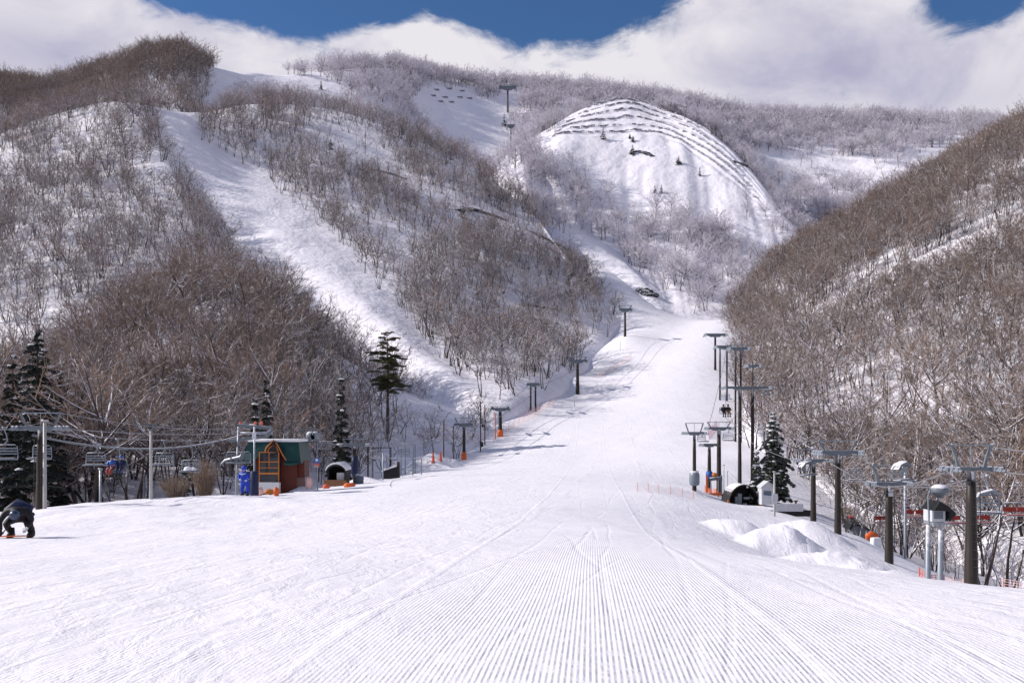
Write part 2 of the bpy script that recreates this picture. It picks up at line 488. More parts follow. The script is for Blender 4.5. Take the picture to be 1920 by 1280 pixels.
def hole(a0, e0, wa, we, k):
    dx = M(nt, 'DIVIDE', M(nt, 'SUBTRACT', az, a0), wa)
    dy = M(nt, 'DIVIDE', M(nt, 'SUBTRACT', el, e0), we)
    r = M(nt, 'ADD', M(nt, 'MULTIPLY', dx, dx), M(nt, 'MULTIPLY', dy, dy))
    return M(nt, 'MULTIPLY', M(nt, 'EXPONENT', M(nt, 'MULTIPLY', r, -1.0)), k)


def azel(px, py):
    a = math.atan2(px - CX, F)
    e = math.atan2((HY - py) * math.cos(a), F)
    return math.degrees(a), math.degrees(e)


holes = None
for px, py, w, h, k in ((1075, 6, 175, 66, 0.80), (930, -10, 110, 40, 0.35), (560, 5, 160, 55, 0.70), (350, -10, 90, 35, 0.45), (1835, -5, 90, 48, 0.65), (780, -140, 900, 70, 0.5), (985, 62, 45, 36, 0.15), (790, 50, 60, 50, -0.16), (690, 70, 60, 40, -0.15), (650, -15, 330, 42, 0.45)):
    a, e = azel(px, py)
    g = hole(a, e, w / F * 57.3, h / F * 57.3, k)
    holes = g if holes is None else M(nt, 'ADD', holes, g)
up = M(nt, 'ADD', M(nt, 'MULTIPLY', ramp(nt, el, 27, 45), 0.34), M(nt, 'MULTIPLY', ramp(nt, M(nt, 'ABSOLUTE', az), 55, 90), 0.18))
cover = M(nt, 'SUBTRACT', M(nt, 'SUBTRACT', M(nt, 'ADD', cl, 0.16), holes), up)
mask = ramp(nt, cover, 0.32, 0.60)
thick = ramp(nt, cover, 0.52, 0.95)
# thin bright rims, lilac-grey bodies
shade = noise(nt, cv, 0.85, 9, 0.58, 0.5)
grey = M(nt, 'MULTIPLY', ramp(nt, shade, 0.38, 0.72), 0.80)
for px, py, w, h, k in ((1560, 140, 360, 70, 0.22), (60, 100, 170, 60, 0.65), (1400, 60, 90, 40, -0.5), (800, 60, 120, 60, -0.5), (300, 70, 100, 50, -0.4), (1050, 110, 200, 40, -0.4), (1850, 190, 150, 40, 0.3)):
    a, e = azel(px, py)
    grey = M(nt, 'ADD', grey, hole(a, e, w / F * 57.3, h / F * 57.3, k))
grey = M(nt, 'MAXIMUM', M(nt, 'MINIMUM', grey, 1.0), 0.0)
c_col = mixc(nt, grey, rgb(0.97, 0.94, 1.0), rgb(0.50, 0.49, 0.68))
sk = N(nt, 'ShaderNodeVectorMath', operation='SCALE')
L(nt, sky.outputs[0], sk.inputs[0])
sk.inputs['Scale'].default_value = 0.80
tint = N(nt, 'ShaderNodeVectorMath', operation='MULTIPLY')
L(nt, sk.outputs[0], tint.inputs[0])
tint.inputs[1].default_value = (0.80, 0.97, 1.10)
cs = N(nt, 'ShaderNodeVectorMath', operation='SCALE')
L(nt, c_col, cs.inputs[0])
cs.inputs['Scale'].default_value = 7.6
L(nt, mixc(nt, mask, tint.outputs[0], cs.outputs[0]), bg.inputs['Color'])
bg.inputs['Strength'].default_value = 0.105

sl = bpy.data.lights.new('sun', 'SUN')
sl.energy = 4.5
sl.angle = R(0.53)
sl.color = (1.0, 0.935, 0.875)
so = bpy.data.objects.new('sun', sl)
COL.objects.link(so)
so.rotation_euler = sun_dir.to_track_quat('Z', 'Y').to_euler()

vs = scene.view_settings
vs.view_transform = 'Standard'
vs.look = 'None'
vs.exposure = 0.08
vs.gamma = 1.0
vs.use_curve_mapping = False

# ================================================================== trees
def bark(name, base, dark, snow, snow_from, snow_to, vary=0.25):
    """Bark that carries snow on what faces up; tone differs a little from tree to tree."""
    m, nt, b = new_mat(name)
    geo = N(nt, 'ShaderNodeNewGeometry')
    sp = N(nt, 'ShaderNodeSeparateXYZ')
    L(nt, geo.outputs['Normal'], sp.inputs[0])
    oi = N(nt, 'ShaderNodeObjectInfo')
    co = geo.outputs['Position']
    n1 = noise(nt, co, 1.7, 3)
    n2 = noise(nt, co, 0.9, 3)
    c = mixc(nt, n1, rgb(*dark), rgb(*base))
    hsv = N(nt, 'ShaderNodeHueSaturation')
    L(nt, c, hsv.inputs['Color'])
    L(nt, M(nt, 'MULTIPLY_ADD', oi.outputs['Random'], 2 * vary, 1 - vary), hsv.inputs['Value'])
    L(nt, M(nt, 'MULTIPLY_ADD', oi.outputs['Random'], 0.5, 0.75), hsv.inputs['Saturation'])
    up = ramp(nt, M(nt, 'ADD', sp.outputs[2], M(nt, 'MULTIPLY', M(nt, 'SUBTRACT', n2, 0.5), 0.9)), snow_from, snow_to)
    L(nt, mixc(nt, M(nt, 'MULTIPLY', up, snow), hsv.outputs[0], rgb(0.82, 0.80, 0.86)), b.inputs['Base Color'])
    b.inputs['Roughness'].default_value = 0.9
    b.inputs['Specular IOR Level'].default_value = 0.1
    return m


mat_bark = bark('bark', (0.085, 0.066, 0.058), (0.030, 0.024, 0.023), 1.0, 0.15, 0.5)
mat_twig = bark('twig_bark', (0.270, 0.205, 0.170), (0.135, 0.102, 0.085), 0.85, 0.40, 0.8, 0.28)
mat_fbark = bark('frosted_bark', (0.17, 0.15, 0.16), (0.07, 0.06, 0.065), 1.0, 0.1, 0.55)
mat_ftwig = bark('frosted_twig_bark', (0.66, 0.63, 0.69), (0.44, 0.41, 0.46), 0.85, 0.1, 0.7, 0.2)
mat_gtwig = bark('rimed_twig_bark', (0.360, 0.305, 0.300), (0.200, 0.165, 0.166), 0.85, 0.25, 0.8, 0.28)


class Tubes:
    """Collects tapering tubes and ribbons of twigs into one mesh."""

    def __init__(self):
        self.v, self.f = [], []

    def tube(self, pts, rad, n):
        base = len(self.v)
        m = len(pts)
        for i, p in enumerate(pts):
            a = pts[min(i + 1, m - 1)] - pts[max(i - 1, 0)]
            a = a.normalized() if a.length > 1e-9 else Vector((0, 0, 1))
            s = a.orthogonal().normalized()
            t = a.cross(s)
            for k in range(n):
                w = 2 * math.pi * k / n
                self.v.append(p + (s * math.cos(w) + t * math.sin(w)) * rad[i])
        for i in range(m - 1):
            for k in range(n):
                self.f.append((base + i * n + k, base + i * n + (k + 1) % n, base + (i + 1) * n + (k + 1) % n, base + (i + 1) * n + k))
        if n > 3:
            self.f.append(tuple(base + (m - 1) * n + k for k in range(n)))

    def mesh(self, name, mat, smooth=True):
        me = bpy.data.meshes.new(name)
        me.from_pydata([tuple(p) for p in self.v], [], self.f)
        if smooth:
            me.polygons.foreach_set('use_smooth', np.ones(len(me.polygons), bool))
        me.materials.append(mat)
        me.update()
        return me


def grow(rng, p, d, length, segs, wander, lift):
    """A wandering branch from p along d: its points."""
    out = [p.copy()]
    d = d.normalized()
    for i in range(segs):
        d = (d + Vector((rng.uniform(-1, 1), rng.uniform(-1, 1), rng.uniform(-1, 1))) * wander + Vector((0, 0, lift))).normalized()
        p = p + d * (length / segs)
        out.append(p.copy())
    return out


def bare_tree(seed, height, spread, stems, limbs, subs, twigs, tw, mats, sides=6):
    """(trunk mesh, crown mesh) of a leafless broadleaf: stems that rise and open into a domed crown of fine twigs."""
    rng = random.Random(seed)
    T, C = Tubes(), Tubes()
    r0 = height * 0.0175
    ends = []
    for s in range(stems):
        a = rng.uniform(0, 6.28) if stems == 1 else 6.28 * s / stems + rng.uniform(-0.5, 0.5)
        lean = rng.uniform(0.02, 0.12) if stems == 1 else rng.uniform(0.15, 0.38)
        d = Vector((math.cos(a) * lean, math.sin(a) * lean, 1))
        st = Vector((math.cos(a) * r0 * 0.8, math.sin(a) * r0 * 0.8, -0.6)) if stems > 1 else Vector((0, 0, -0.6))
        pts = grow(rng, st, d, height * rng.uniform(0.55, 0.68), 7, 0.11, 0.03)
        k = 1.0 if stems == 1 else 0.70
        T.tube(pts, [r0 * k * (1.3 if i == 0 else 1 - 0.72 * i / 7) for i in range(8)], sides)
        ends.append((pts, r0 * k))
    mid = Vector((0, 0, height * 0.60))
    nl = max(2, limbs // stems)
    tot = nl * len(ends)
    n = 0
    for pts, rk in ends:
        for j in range(nl):
            # each limb reaches for its own place on the dome
            u = (n + 0.5) / tot
            n += 1
            zc = 1.0 - 1.35 * u
            ph = n * 2.39996 + rng.uniform(-0.4, 0.4)
            rr_ = math.sqrt(max(0, 1 - zc * zc)) * rng.uniform(0.80, 1.08)
            tgt = mid + Vector((math.cos(ph) * rr_ * spread, math.sin(ph) * rr_ * spread, zc * height * 0.38 * rng.uniform(0.85, 1.05)))
            f = min(0.97, max(0.30, 0.72 + 0.30 * zc + rng.uniform(-0.14, 0.10)))
            i = min(int(f * 7), 6)
            p = pts[i].lerp(pts[i + 1], f * 7 - i)
            dv = tgt - p
            c1 = p + dv * 0.35 + Vector((dv.x * 0.12, dv.y * 0.12, -abs(dv.z) * 0.05 + 0.25)) + Vector((rng.uniform(-1, 1), rng.uniform(-1, 1), rng.uniform(-1, 1))) * 0.35
            c2 = p + dv * 0.72 + Vector((rng.uniform(-1, 1), rng.uniform(-1, 1), rng.uniform(-0.6, 0.6))) * 0.45
            lp = []
            for q in range(6):
                t = q / 5
                lp.append(p * (1 - t) ** 3 + c1 * 3 * t * (1 - t) ** 2 + c2 * 3 * t * t * (1 - t) + tgt * t ** 3)
            ln = dv.length
            lr = rk * rng.uniform(0.40, 0.58)
            T.tube(lp, [lr * (1 - 0.8 * q / 5) for q in range(6)], max(4, sides - 2))
            for b in range(subs):
                g = 0.30 + 0.70 * (b + rng.random()) / subs
                q = min(int(g * 5), 4)
                sp_ = lp[q].lerp(lp[q + 1], g * 5 - q)
                dd = (lp[q + 1] - lp[q]).normalized()
                sd = (dd * 0.8 + Vector((rng.uniform(-1, 1), rng.uniform(-1, 1), rng.uniform(-0.5, 0.75)))).normalized()
                sl_ = max(ln, height * 0.22) * rng.uniform(0.28, 0.48)
                bp_ = grow(rng, sp_, sd, sl_, 3, 0.26, 0.04)
                C.tube(bp_, [lr * 0.45, lr * 0.34, lr * 0.22, tw * 0.5], 3)
                for t in range(twigs):
                    h = rng.random() ** 0.7
                    w = min(int(h * 3), 2)
                    tp = bp_[w].lerp(bp_[w + 1], h * 3 - w)
                    td = ((bp_[w + 1] - bp_[w]).normalized() * 0.9 + Vector((rng.uniform(-1, 1), rng.uniform(-1, 1), rng.uniform(-0.6, 0.9)))).normalized()
                    tl = rng.uniform(0.5, 1.2) * height * 0.080
                    tq = grow(rng, tp, td, tl, 2, 0.3, 0.04)
                    C.tube(tq, [tw * 0.7, tw * 0.55, tw * 0.2], 3)
    return T.mesh('trunk', mats[0]), C.mesh('crown', mats[1], False)


NEAR = []      # near trees for individuals: (trunk, crown, height)
for k in range(8):
    h = [12, 13, 11, 14, 12, 10, 13, 12][k]
    st = [1, 2, 3, 1, 4, 2, 3, 2][k]
    NEAR.append(bare_tree(100 + k, h, h * 0.40, st, 14, 5, 8, 0.030, (mat_bark, mat_twig)) + (h,))
NEARF = []
for k in range(5):
    h = [12, 13, 11, 12, 12][k]
    NEARF.append(bare_tree(200 + k, h, h * 0.42, [1, 2, 3, 1, 2][k], 12, 5, 9, 0.06, (mat_fbark, mat_ftwig)) + (h,))


def joined(pair, name):
    """One mesh with the two materials of a trunk and a crown, for the distant wood."""
    bm = bmesh.new()
    bm.from_mesh(pair[0])
    n = len(bm.faces)
    bm.from_mesh(pair[1])
    bm.faces.ensure_lookup_table()
    for f in bm.faces[n:]:
        f.material_index = 1
    me = bpy.data.meshes.new(name)
    bm.to_mesh(me)
    bm.free()
    me.materials.append(pair[0].materials[0])
    me.materials.append(pair[1].materials[0])
    return me


FAR = {}
FAR['brown'] = [joined(bare_tree(300 + k, 12, 4.6, [2, 1, 3, 2, 4, 3][k], 11, 4, 6, 0.045, (mat_bark, mat_twig), sides=4), 'bare_tree_stock') for k in range(6)]
FAR['rime'] = [joined(bare_tree(340 + k, 12, 4.4, [2, 1, 3, 2, 4][k], 10, 4, 5, 0.048, (mat_bark, mat_gtwig), sides=4), 'rimed_tree_stock') for k in range(5)]
FAR['frost'] = [joined(bare_tree(380 + k, 12, 5.0, [1, 2, 1, 2, 3][k], 12, 4, 7, 0.075, (mat_fbark, mat_ftwig), sides=4), 'frosted_tree_stock') for k in range(5)]

# ------------------------------------------------------------------ where they stand
def scatter(surf, density, keep, seed, rows=None):
    """Random points on a hill: density per square metre of plan; keep(px, py, xyz, tu, tv) gives the chance that a tree stands."""
    rng = np.random.default_rng(seed)
    P = SURF[surf]['P']
    a = P[:-1, :-1]
    e1, e2 = P[:-1, 1:] - a, P[1:, :-1] - a
    area = np.abs(e1[..., 0] * e2[..., 1] - e1[..., 1] * e2[..., 0])
    if rows is not None:
        tv = SURF[surf]['tv'][:-1]
        area = area * ((tv >= rows[0]) & (tv < rows[1]))[:, None]
    n = rng.poisson(area * density)
    i, j = np.nonzero(n)
    rep = n[i, j]
    i, j = np.repeat(i, rep), np.repeat(j, rep)
    u, v = rng.random((2, len(i)))
    p = a[i, j] + e1[i, j] * u[:, None] + e2[i, j] * v[:, None]
    px = CX + F * p[:, 0] / p[:, 1]
    py = HY - F * (p[:, 2] - ZC) / p[:, 1]
    ok = (px > -260) & (px < 2180) & (rng.random(len(i)) < keep(px, py, p))
    return p[ok]


def clump(p, scale, seed, lo=0.35, hi=0.6):
    n = fbm(p[:, 0], p[:, 1], scale, 3, seed) * 0.5 + 0.5
    return np.clip((n - lo) / (hi - lo), 0, 1)


# pistes, snowfields and gaps, as the picture shows them
RUN = [(285, 190), (335, 195), (372, 215), (375, 262), (470, 318), (540, 375), (625, 450), (690, 525), (745, 580), (795, 640), (850, 700), (905, 750), (960, 790), (820, 800), (782, 758), (715, 692), (640, 652), (575, 642), (532, 606), (470, 524), (432, 484), (398, 422), (360, 360), (326, 307), (298, 245)]
SADDLE = [(395, 135), (420, 128), (600, 148), (650, 170), (640, 200), (560, 190), (470, 175), (430, 190), (400, 225), (372, 215), (392, 175)]
GULLY = [(790, 170), (880, 165), (905, 190), (985, 180), (960, 225), (950, 260), (990, 300), (940, 330), (850, 275), (800, 240), (770, 200)]
SPUR_SNOW = [(585, 225), (690, 245), (760, 330), (840, 380), (960, 410), (1040, 450), (1080, 475), (1040, 480), (900, 430), (800, 400), (720, 345), (640, 305), (560, 265)]
KNOB_SNOW = [(1000, 285), (1060, 215), (1120, 190), (1170, 178), (1240, 196), (1330, 258), (1420, 322), (1505, 415), (1535, 480), (1490, 505), (1420, 462), (1350, 425), (1290, 405), (1225, 372), (1150, 365), (1100, 330), (1060, 318), (1020, 310)]
KNOB_LOW = [(1090, 345), (1150, 365), (1200, 330), (1290, 350), (1400, 420), (1470, 480), (1440, 500), (1350, 455), (1250, 400), (1120, 395)]
TRACK = [(1440, 622), (1500, 590), (1640, 522), (1770, 464), (1925, 402), (1925, 448), (1790, 504), (1650, 570), (1520, 628), (1460, 648)]
RUBBLE = [(1470, 830), (1560, 780), (1640, 770), (1720, 800), (1800, 815), (1930, 800), (1930, 905), (1800, 900), (1640, 890), (1480, 880)]
FAR_SNOW = [(1420, 285), (1560, 295), (1700, 300), (1780, 270), (1860, 262), (1860, 300), (1680, 350), (1600, 345), (1460, 325), (1400, 310)]


def no(px, py, *polys):
    k = np.ones(len(px))
    for q in polys:
        k[inside(px, py, q)] = 0
    return k


def soft(px, py, poly, v):
    k = np.ones(len(px))
    k[inside(px, py, poly)] = v
    return k


WOOD = []     # (kind, points, mean height)


def wood(kind, pts, hmean, hill):
    WOOD.append((kind, pts, hmean, hill))


def knoll_keep(px, py, p):
    # tall trees near the crest would stand before the run, so only low ones grow there
    return no(px, py, RUN) * soft(px, py, [(545, 560), (640, 690), (760, 790), (930, 800), (930, 740), (700, 600)], 0.50) * (0.45 + 0.55 * clump(p, 16, 5, 0.25, 0.5)) * soft(px, py, [(560, 780), (900, 740), (900, 870), (560, 900)], 0.45)


wood('brown', scatter('wooded_knoll_hill', 0.068, knoll_keep, 1, (0.6, 5.4)), 10.5, 'knoll')


LOWRUN = [(560, 600), (640, 640), (760, 740), (800, 800), (930, 790), (930, 745), (860, 700)]


def left_keep(px, py, p):
    k = no(px, py, RUN, SADDLE)
    c = px < 600 - (600 - py) * 0.7
    k *= np.where(px > 380 + (py - 220) * 1.0, soft(px, py, SPUR_SNOW, 0.22), 1.0)
    q = np.where(px > 300 + (py - 190) * 1.02, 0.36, 0.22)
    q = np.where((py < 340) & (px < 300), 0.62, q)
    k *= q + (1 - q) * clump(p, 26, 8, 0.30, 0.55)
    # the wood stands closed along both edges of the run
    near = np.zeros(len(px), bool)
    for dx, dy in ((26, 0), (-26, 0), (20, -20), (-20, 20)):
        near |= inside(px + dx, py + dy, RUN)
    near &= ~inside(px, py, RUN) & (no(px, py, SADDLE) > 0)
    k = np.where(near, np.maximum(k, 0.75), k)
    k *= soft(px, py, [(90, 560), (210, 600), (170, 680), (60, 660)], 0.1)
    k *= soft(px, py, [(985, 600), (1120, 590), (1180, 600), (1110, 680), (1060, 660)], 0.4)
    return k


wood('rime', scatter('left_mountainside_hill', 0.055, left_keep, 2, (0.9, 5.3)), 9.6, 'left')


def ridge_keep(px, py, p):
    k = no(px, py, SADDLE, GULLY)
    k *= soft(px, py, FAR_SNOW, 0.12)
    k *= 0.5 + 0.5 * clump(p, 60, 12, 0.3, 0.5)
    k *= soft(px, py, [(395, 120), (500, 120), (500, 160), (395, 160)], 0.05)
    k *= np.where(px < 405, 1.0, 0.85)
    k *= soft(px, py, [(575, 120), (600, 120), (600, 165), (575, 165)], 0.1)
    return k


far_pts = scatter('far_ridge_hill', 0.031, ridge_keep, 3, (0.9, 5.3))
fpx = CX + F * far_pts[:, 0] / far_pts[:, 1]
wood('brown', far_pts[fpx < 405], 12.5, 'summit')
wood('frost', far_pts[fpx >= 405], 13.0, 'ridge')
wood('brown', scatter('far_ridge_hill', 0.045, lambda px, py, p: (px < 402) * ridge_keep(px, py, p), 13, (2.2, 5.0)), 11.0, 'summit')
EDGE = [(905, 745), (940, 752), (990, 738), (1050, 706), (1098, 664), (1125, 640), (1100, 630), (1040, 670), (980, 705), (930, 730)]
wood('brown', scatter('ski_slope', 0.028, lambda px, py, p: inside(px, py, EDGE) * 1.0, 14), 8.5, 'left')


def knob_keep(px, py, p):
    k = no(px, py, KNOB_SNOW) * soft(px, py, KNOB_LOW, 0.12)
    return k * (0.25 + 0.75 * clump(p, 30, 15, 0.35, 0.55)) * no(px, py, [(1050, 425), (1110, 440), (1210, 520), (1295, 580), (1310, 606), (1200, 612), (1130, 560)])


wood('frost', scatter('terraced_knob_hill', 0.030, knob_keep, 4, (0.9, 6.2)), 11.5, 'knob')


# trees along the shoulders of the knob, where its outline meets the wood behind
wood('frost', scatter('terraced_knob_hill', 0.055, lambda px, py, p: np.where(px > 1235, 1.0, 0.5 * (px < 1085)) * (0.2 + 0.8 * clump(p, 22, 33, 0.35, 0.5)), 15, (5.05, 6.3)), 11.0, 'knob')
wood('frost', scatter('terraced_knob_hill', 0.030, lambda px, py, p: (px > 1400) * (py > 380) * clump(p, 20, 35, 0.4, 0.5), 16, (3.0, 5.0)), 9.0, 'knob')


def sunny_keep(px, py, p):
    k = no(px, py, TRACK) * soft(px, py, RUBBLE, 0.10)
    k *= np.where(py > 650 + (px - 1400) * -0.05, 0.50, 1.0)
    k *= 0.40 + 0.60 * clump(p, 18, 19, 0.30, 0.5)
    k *= soft(px, py, [(1560, 560), (1700, 500), (1900, 420), (1920, 450), (1700, 530), (1580, 590)], 0.5)
    return k


wood('brown', scatter('sunny_slope_hill', 0.125, sunny_keep, 5, (0.7, 8.2)), 9.5, 'sunny')

# the tangle in the hollow beside the piste, and low brush
def hollow_keep(px, py, p):
    return (px > 1500) * (p[:, 1] > 58) * 1.0 * no(px, py, [(1440, 900), (1600, 940), (1600, 1000), (1440, 990)])


def strip_keep(px, py, p):
    return (py > 800) * (px < 640) * 1.0


def rubble_keep(px, py, p):
    return inside(px, py, RUBBLE) * 1.0 + inside(px, py, [(1480, 870), (1930, 890), (1930, 1000), (1600, 940)]) * 0.5


wood('brown', scatter('sunny_slope_hill', 0.07, lambda px, py, p: (px > 1500) * (py > 880) * 1.0, 6, (0.2, 2.0)), 7.5, 'sunny')
wood('brown', scatter('sunny_slope_hill', 0.22, rubble_keep, 7, (0.2, 4.0)), 2.2, 'brush')
wood('brown', scatter('sunny_slope_hill', 0.09, lambda px, py, p: inside(px, py, TRACK) * (0.15 + 0.85 * clump(p, 9, 29, 0.45, 0.6)), 12), 2.2, 'brush')
wood('brown', scatter('ski_slope', 0.06, lambda px, py, p: hollow_keep(px, py, p) * (p[:, 1] < 100), 8), 6.0, 'sunny')
wood('brown', scatter('ski_slope', 0.20, lambda px, py, p: hollow_keep(px, py, p) * (p[:, 1] < 110), 11), 1.9, 'brush')
wood('brown', scatter('wooded_knoll_hill', 0.16, strip_keep, 9, (0.6, 2.6)), 3.0, 'brush')
wood('brown', scatter('wooded_knoll_hill', 0.05, strip_keep, 10, (0.6, 2.2)), 9.5, 'knoll')

# which of them are shown largest: those become trees of their own
cand = []
for w, (kind, pts, hm, hill) in enumerate(WOOD):
    rng = np.random.default_rng(900 + w)
    sc = hm / 12.0 * np.clip(rng.normal(1.0, 0.24, len(pts)), 0.45, 1.6)
    if hill == 'knoll':          # the trees get lower towards the piste
        sc = sc * np.clip(1 - (CX + F * pts[:, 0] / pts[:, 1] - 540) / 420, 0.45, 1)
    WOOD[w] = (kind, pts, sc, hill)
    print('wood', hill, kind, len(pts))


def seen(p, h, own):
    """Whether the upper part of a tree at p stands clear of the ground as seen by the camera."""
    o = Vector((0, 0, ZC))
    for f in (0.45, 0.8):
        d = Vector((p[0], p[1], p[2] + h * f)) - o
        ln = d.length
        d.normalize()
        if all((lambda r: r[0] is None or r[3] > ln - 2.0)(SURF[n]['bvh'].ray_cast(o, d)) for n in SURF):
            return True
    return False


HILL_WORDS = {
    'knoll': ('bare brown tree on the wooded knoll behind the green-roofed lift station', 'bare trees on the knoll behind the lift station'),
    'left': ('grey leafless tree on the shaded mountainside around the bumpy side run', 'bare trees on the shaded mountainside'),
    'sunny': ('bare brown tree on the sunny slope above the tall lift towers', 'bare trees on the sunny slope'),
    'knob': ('small frosted tree on the lower flank of the terraced snow knob', 'frosted trees on the terraced knob'),
    'ridge': ('white frosted tree on the far skyline ridge', 'frosted trees on the far ridge'),
    'summit': ('dark bare tree on the domed summit at the skyline', 'bare trees on the domed summit'),
}


def make_tree(p, s, rot, kind, hill, k):
    bank = NEARF if kind == 'frost' else NEAR
    tr, cr_, h = bank[k % len(bank)]
    e = bpy.data.objects.new('frosted_tree' if kind == 'frost' else 'bare_tree', None)
    e.empty_display_size = 0.5
    COL.objects.link(e)
    e.location = p
    e.rotation_euler = (0.08 * math.sin(k * 7.3 + p.x), 0.08 * math.cos(k * 3.1 + p.y), rot)
    e.scale = (s * 12.0 / h,) * 3
    e['label'], e['group'] = HILL_WORDS[hill]
    e['category'] = 'tree'
    for nm, me in (('trunk', tr), ('crown', cr_)):
        c = bpy.data.objects.new(nm, me)
        COL.objects.link(c)
        c.parent = e


def pick(kinds, count):
    c = []
    for w, (kind, pts, sc, hill) in enumerate(WOOD):
        if kind not in kinds or hill == 'brush':
            continue
        for i in range(len(pts)):
            c.append((sc[i] / pts[i][1], w, i))
    c.sort(reverse=True)
    got = {}
    n = 0
    for s_, w, i in c:
        kind, pts, sc, hill = WOOD[w]
        p = pts[i]
        x, y = pix(p)
        if not (-10 < x < 1930) or not seen(p, sc[i] * 12, hill):
            continue
        got.setdefault(w, []).append(i)
        n += 1
        if n == count:
            break
    return got


rr = random.Random(5)
for kinds, count in ((('brown', 'rime'), 294), (('frost',), 200)):
    for w, idx in pick(kinds, count).items():
        kind, pts, sc, hill = WOOD[w]
        for i in idx:
            make_tree(Vector(pts[i]), float(sc[i]), rr.uniform(0, 6.28), kind, hill, rr.randrange(40))
        m = np.ones(len(pts), bool)
        m[idx] = False
        WOOD[w] = (kind, pts[m], sc[m], hill)


# tall dark trees close by at the edge of the wood
for px, y, sc_, k in ((4, 78, 1.35, 3), (150, 80, 1.1, 3), (170, 72, 1.10, 0), (245, 76, 0.95, 5), (1840, 60, 0.8, 4), (1890, 62, 0.85, 6)):
    x = (px - CX) / F * y
    make_tree(Vector((x, y, drop(x, y))), sc_, k * 1.3, 'brown', 'knoll' if px < 900 else 'sunny', k)

# ------------------------------------------------------------------ the rest of the wood, as one mass per kind
def mass(name, kinds, label):
    stock = bpy.data.collections.new(name + '_stock')
    first, n0 = {}, 0
    for k in kinds:
        first[k] = (n0, len(FAR[k]))
        for j, me in enumerate(FAR[k]):
            o = bpy.data.objects.new('a%02d_tree_stock' % (n0 + j), me)
            stock.objects.link(o)
        n0 += len(FAR[k])
    P, S, K, Rz = [], [], [], []
    rng = np.random.default_rng(77)
    for kind, pts, sc, hill in WOOD:
        if kind not in kinds:
            continue
        P.append(pts)
        S.append(sc)
        kk = first[kind][0] + rng.integers(0, first[kind][1], len(pts))
        if hill == 'left':        # browner towards the top of the spur and down by the piste
            mix_ = rng.random(len(pts)) < 0.45
            kk = np.where(mix_, first['brown'][0] + rng.integers(0, first['brown'][1], len(pts)), kk)
        K.append(kk)
        Rz.append(rng.uniform(0, 6.283, len(pts)))
    P, S, K, Rz = np.concatenate(P), np.concatenate(S), np.concatenate(K), np.concatenate(Rz)
    me = bpy.data.meshes.new(name)
    me.vertices.add(len(P))
    me.vertices.foreach_set('co', P.astype(np.float32).reshape(-1))
    for nm, typ, arr in (('tree_scale', 'FLOAT', S.astype(np.float32)), ('tree_turn', 'FLOAT_VECTOR', np.stack([rng.normal(0, 0.085, len(Rz)), rng.normal(0, 0.085, len(Rz)), Rz], -1).astype(np.float32)), ('tree_kind', 'INT', K.astype(np.int32))):
        at = me.attributes.new(nm, typ, 'POINT')
        at.data.foreach_set('vector' if typ == 'FLOAT_VECTOR' else 'value', arr.reshape(-1))
    o = link(bpy.data.objects.new(name, me))
    o['kind'] = 'stuff'
    o['label'] = label
    o['category'] = 'wood'
    ng = bpy.data.node_groups.new(name, 'GeometryNodeTree')
    ng.interface.new_socket('Geometry', in_out='INPUT', socket_type='NodeSocketGeometry')
    ng.interface.new_socket('Geometry', in_out='OUTPUT', socket_type='NodeSocketGeometry')
    gi, go = ng.nodes.new('NodeGroupInput'), ng.nodes.new('NodeGroupOutput')
    iop = ng.nodes.new('GeometryNodeInstanceOnPoints')
    ci = ng.nodes.new('GeometryNodeCollectionInfo')
    ci.inputs['Collection'].default_value = stock
    ci.inputs['Separate Children'].default_value = True
    ci.inputs['Reset Children'].default_value = True

    def attr(nm, typ):
        n = ng.nodes.new('GeometryNodeInputNamedAttribute')
        n.data_type = typ
        n.inputs['Name'].default_value = nm
        return [s for s in n.outputs if s.enabled and s.name == 'Attribute'][0]
    ng.links.new(gi.outputs[0], iop.inputs['Points'])
    ng.links.new(ci.outputs[0], iop.inputs['Instance'])
    iop.inputs['Pick Instance'].default_value = True
    ng.links.new(attr('tree_kind', 'INT'), iop.inputs['Instance Index'])
    ng.links.new(attr('tree_scale', 'FLOAT'), iop.inputs['Scale'])
    ng.links.new(attr('tree_turn', 'FLOAT_VECTOR'), iop.inputs['Rotation'])
    ng.links.new(iop.outputs[0], go.inputs[0])
    md = o.modifiers.new('wood', 'NODES')
    md.node_group = ng
    print(name, len(P))


mass('bare_forest', ('brown', 'rime'), 'leafless grey and brown wood covering the hillsides')
mass('frosted_forest', ('frost',), 'frost-whitened wood along the far ridge')

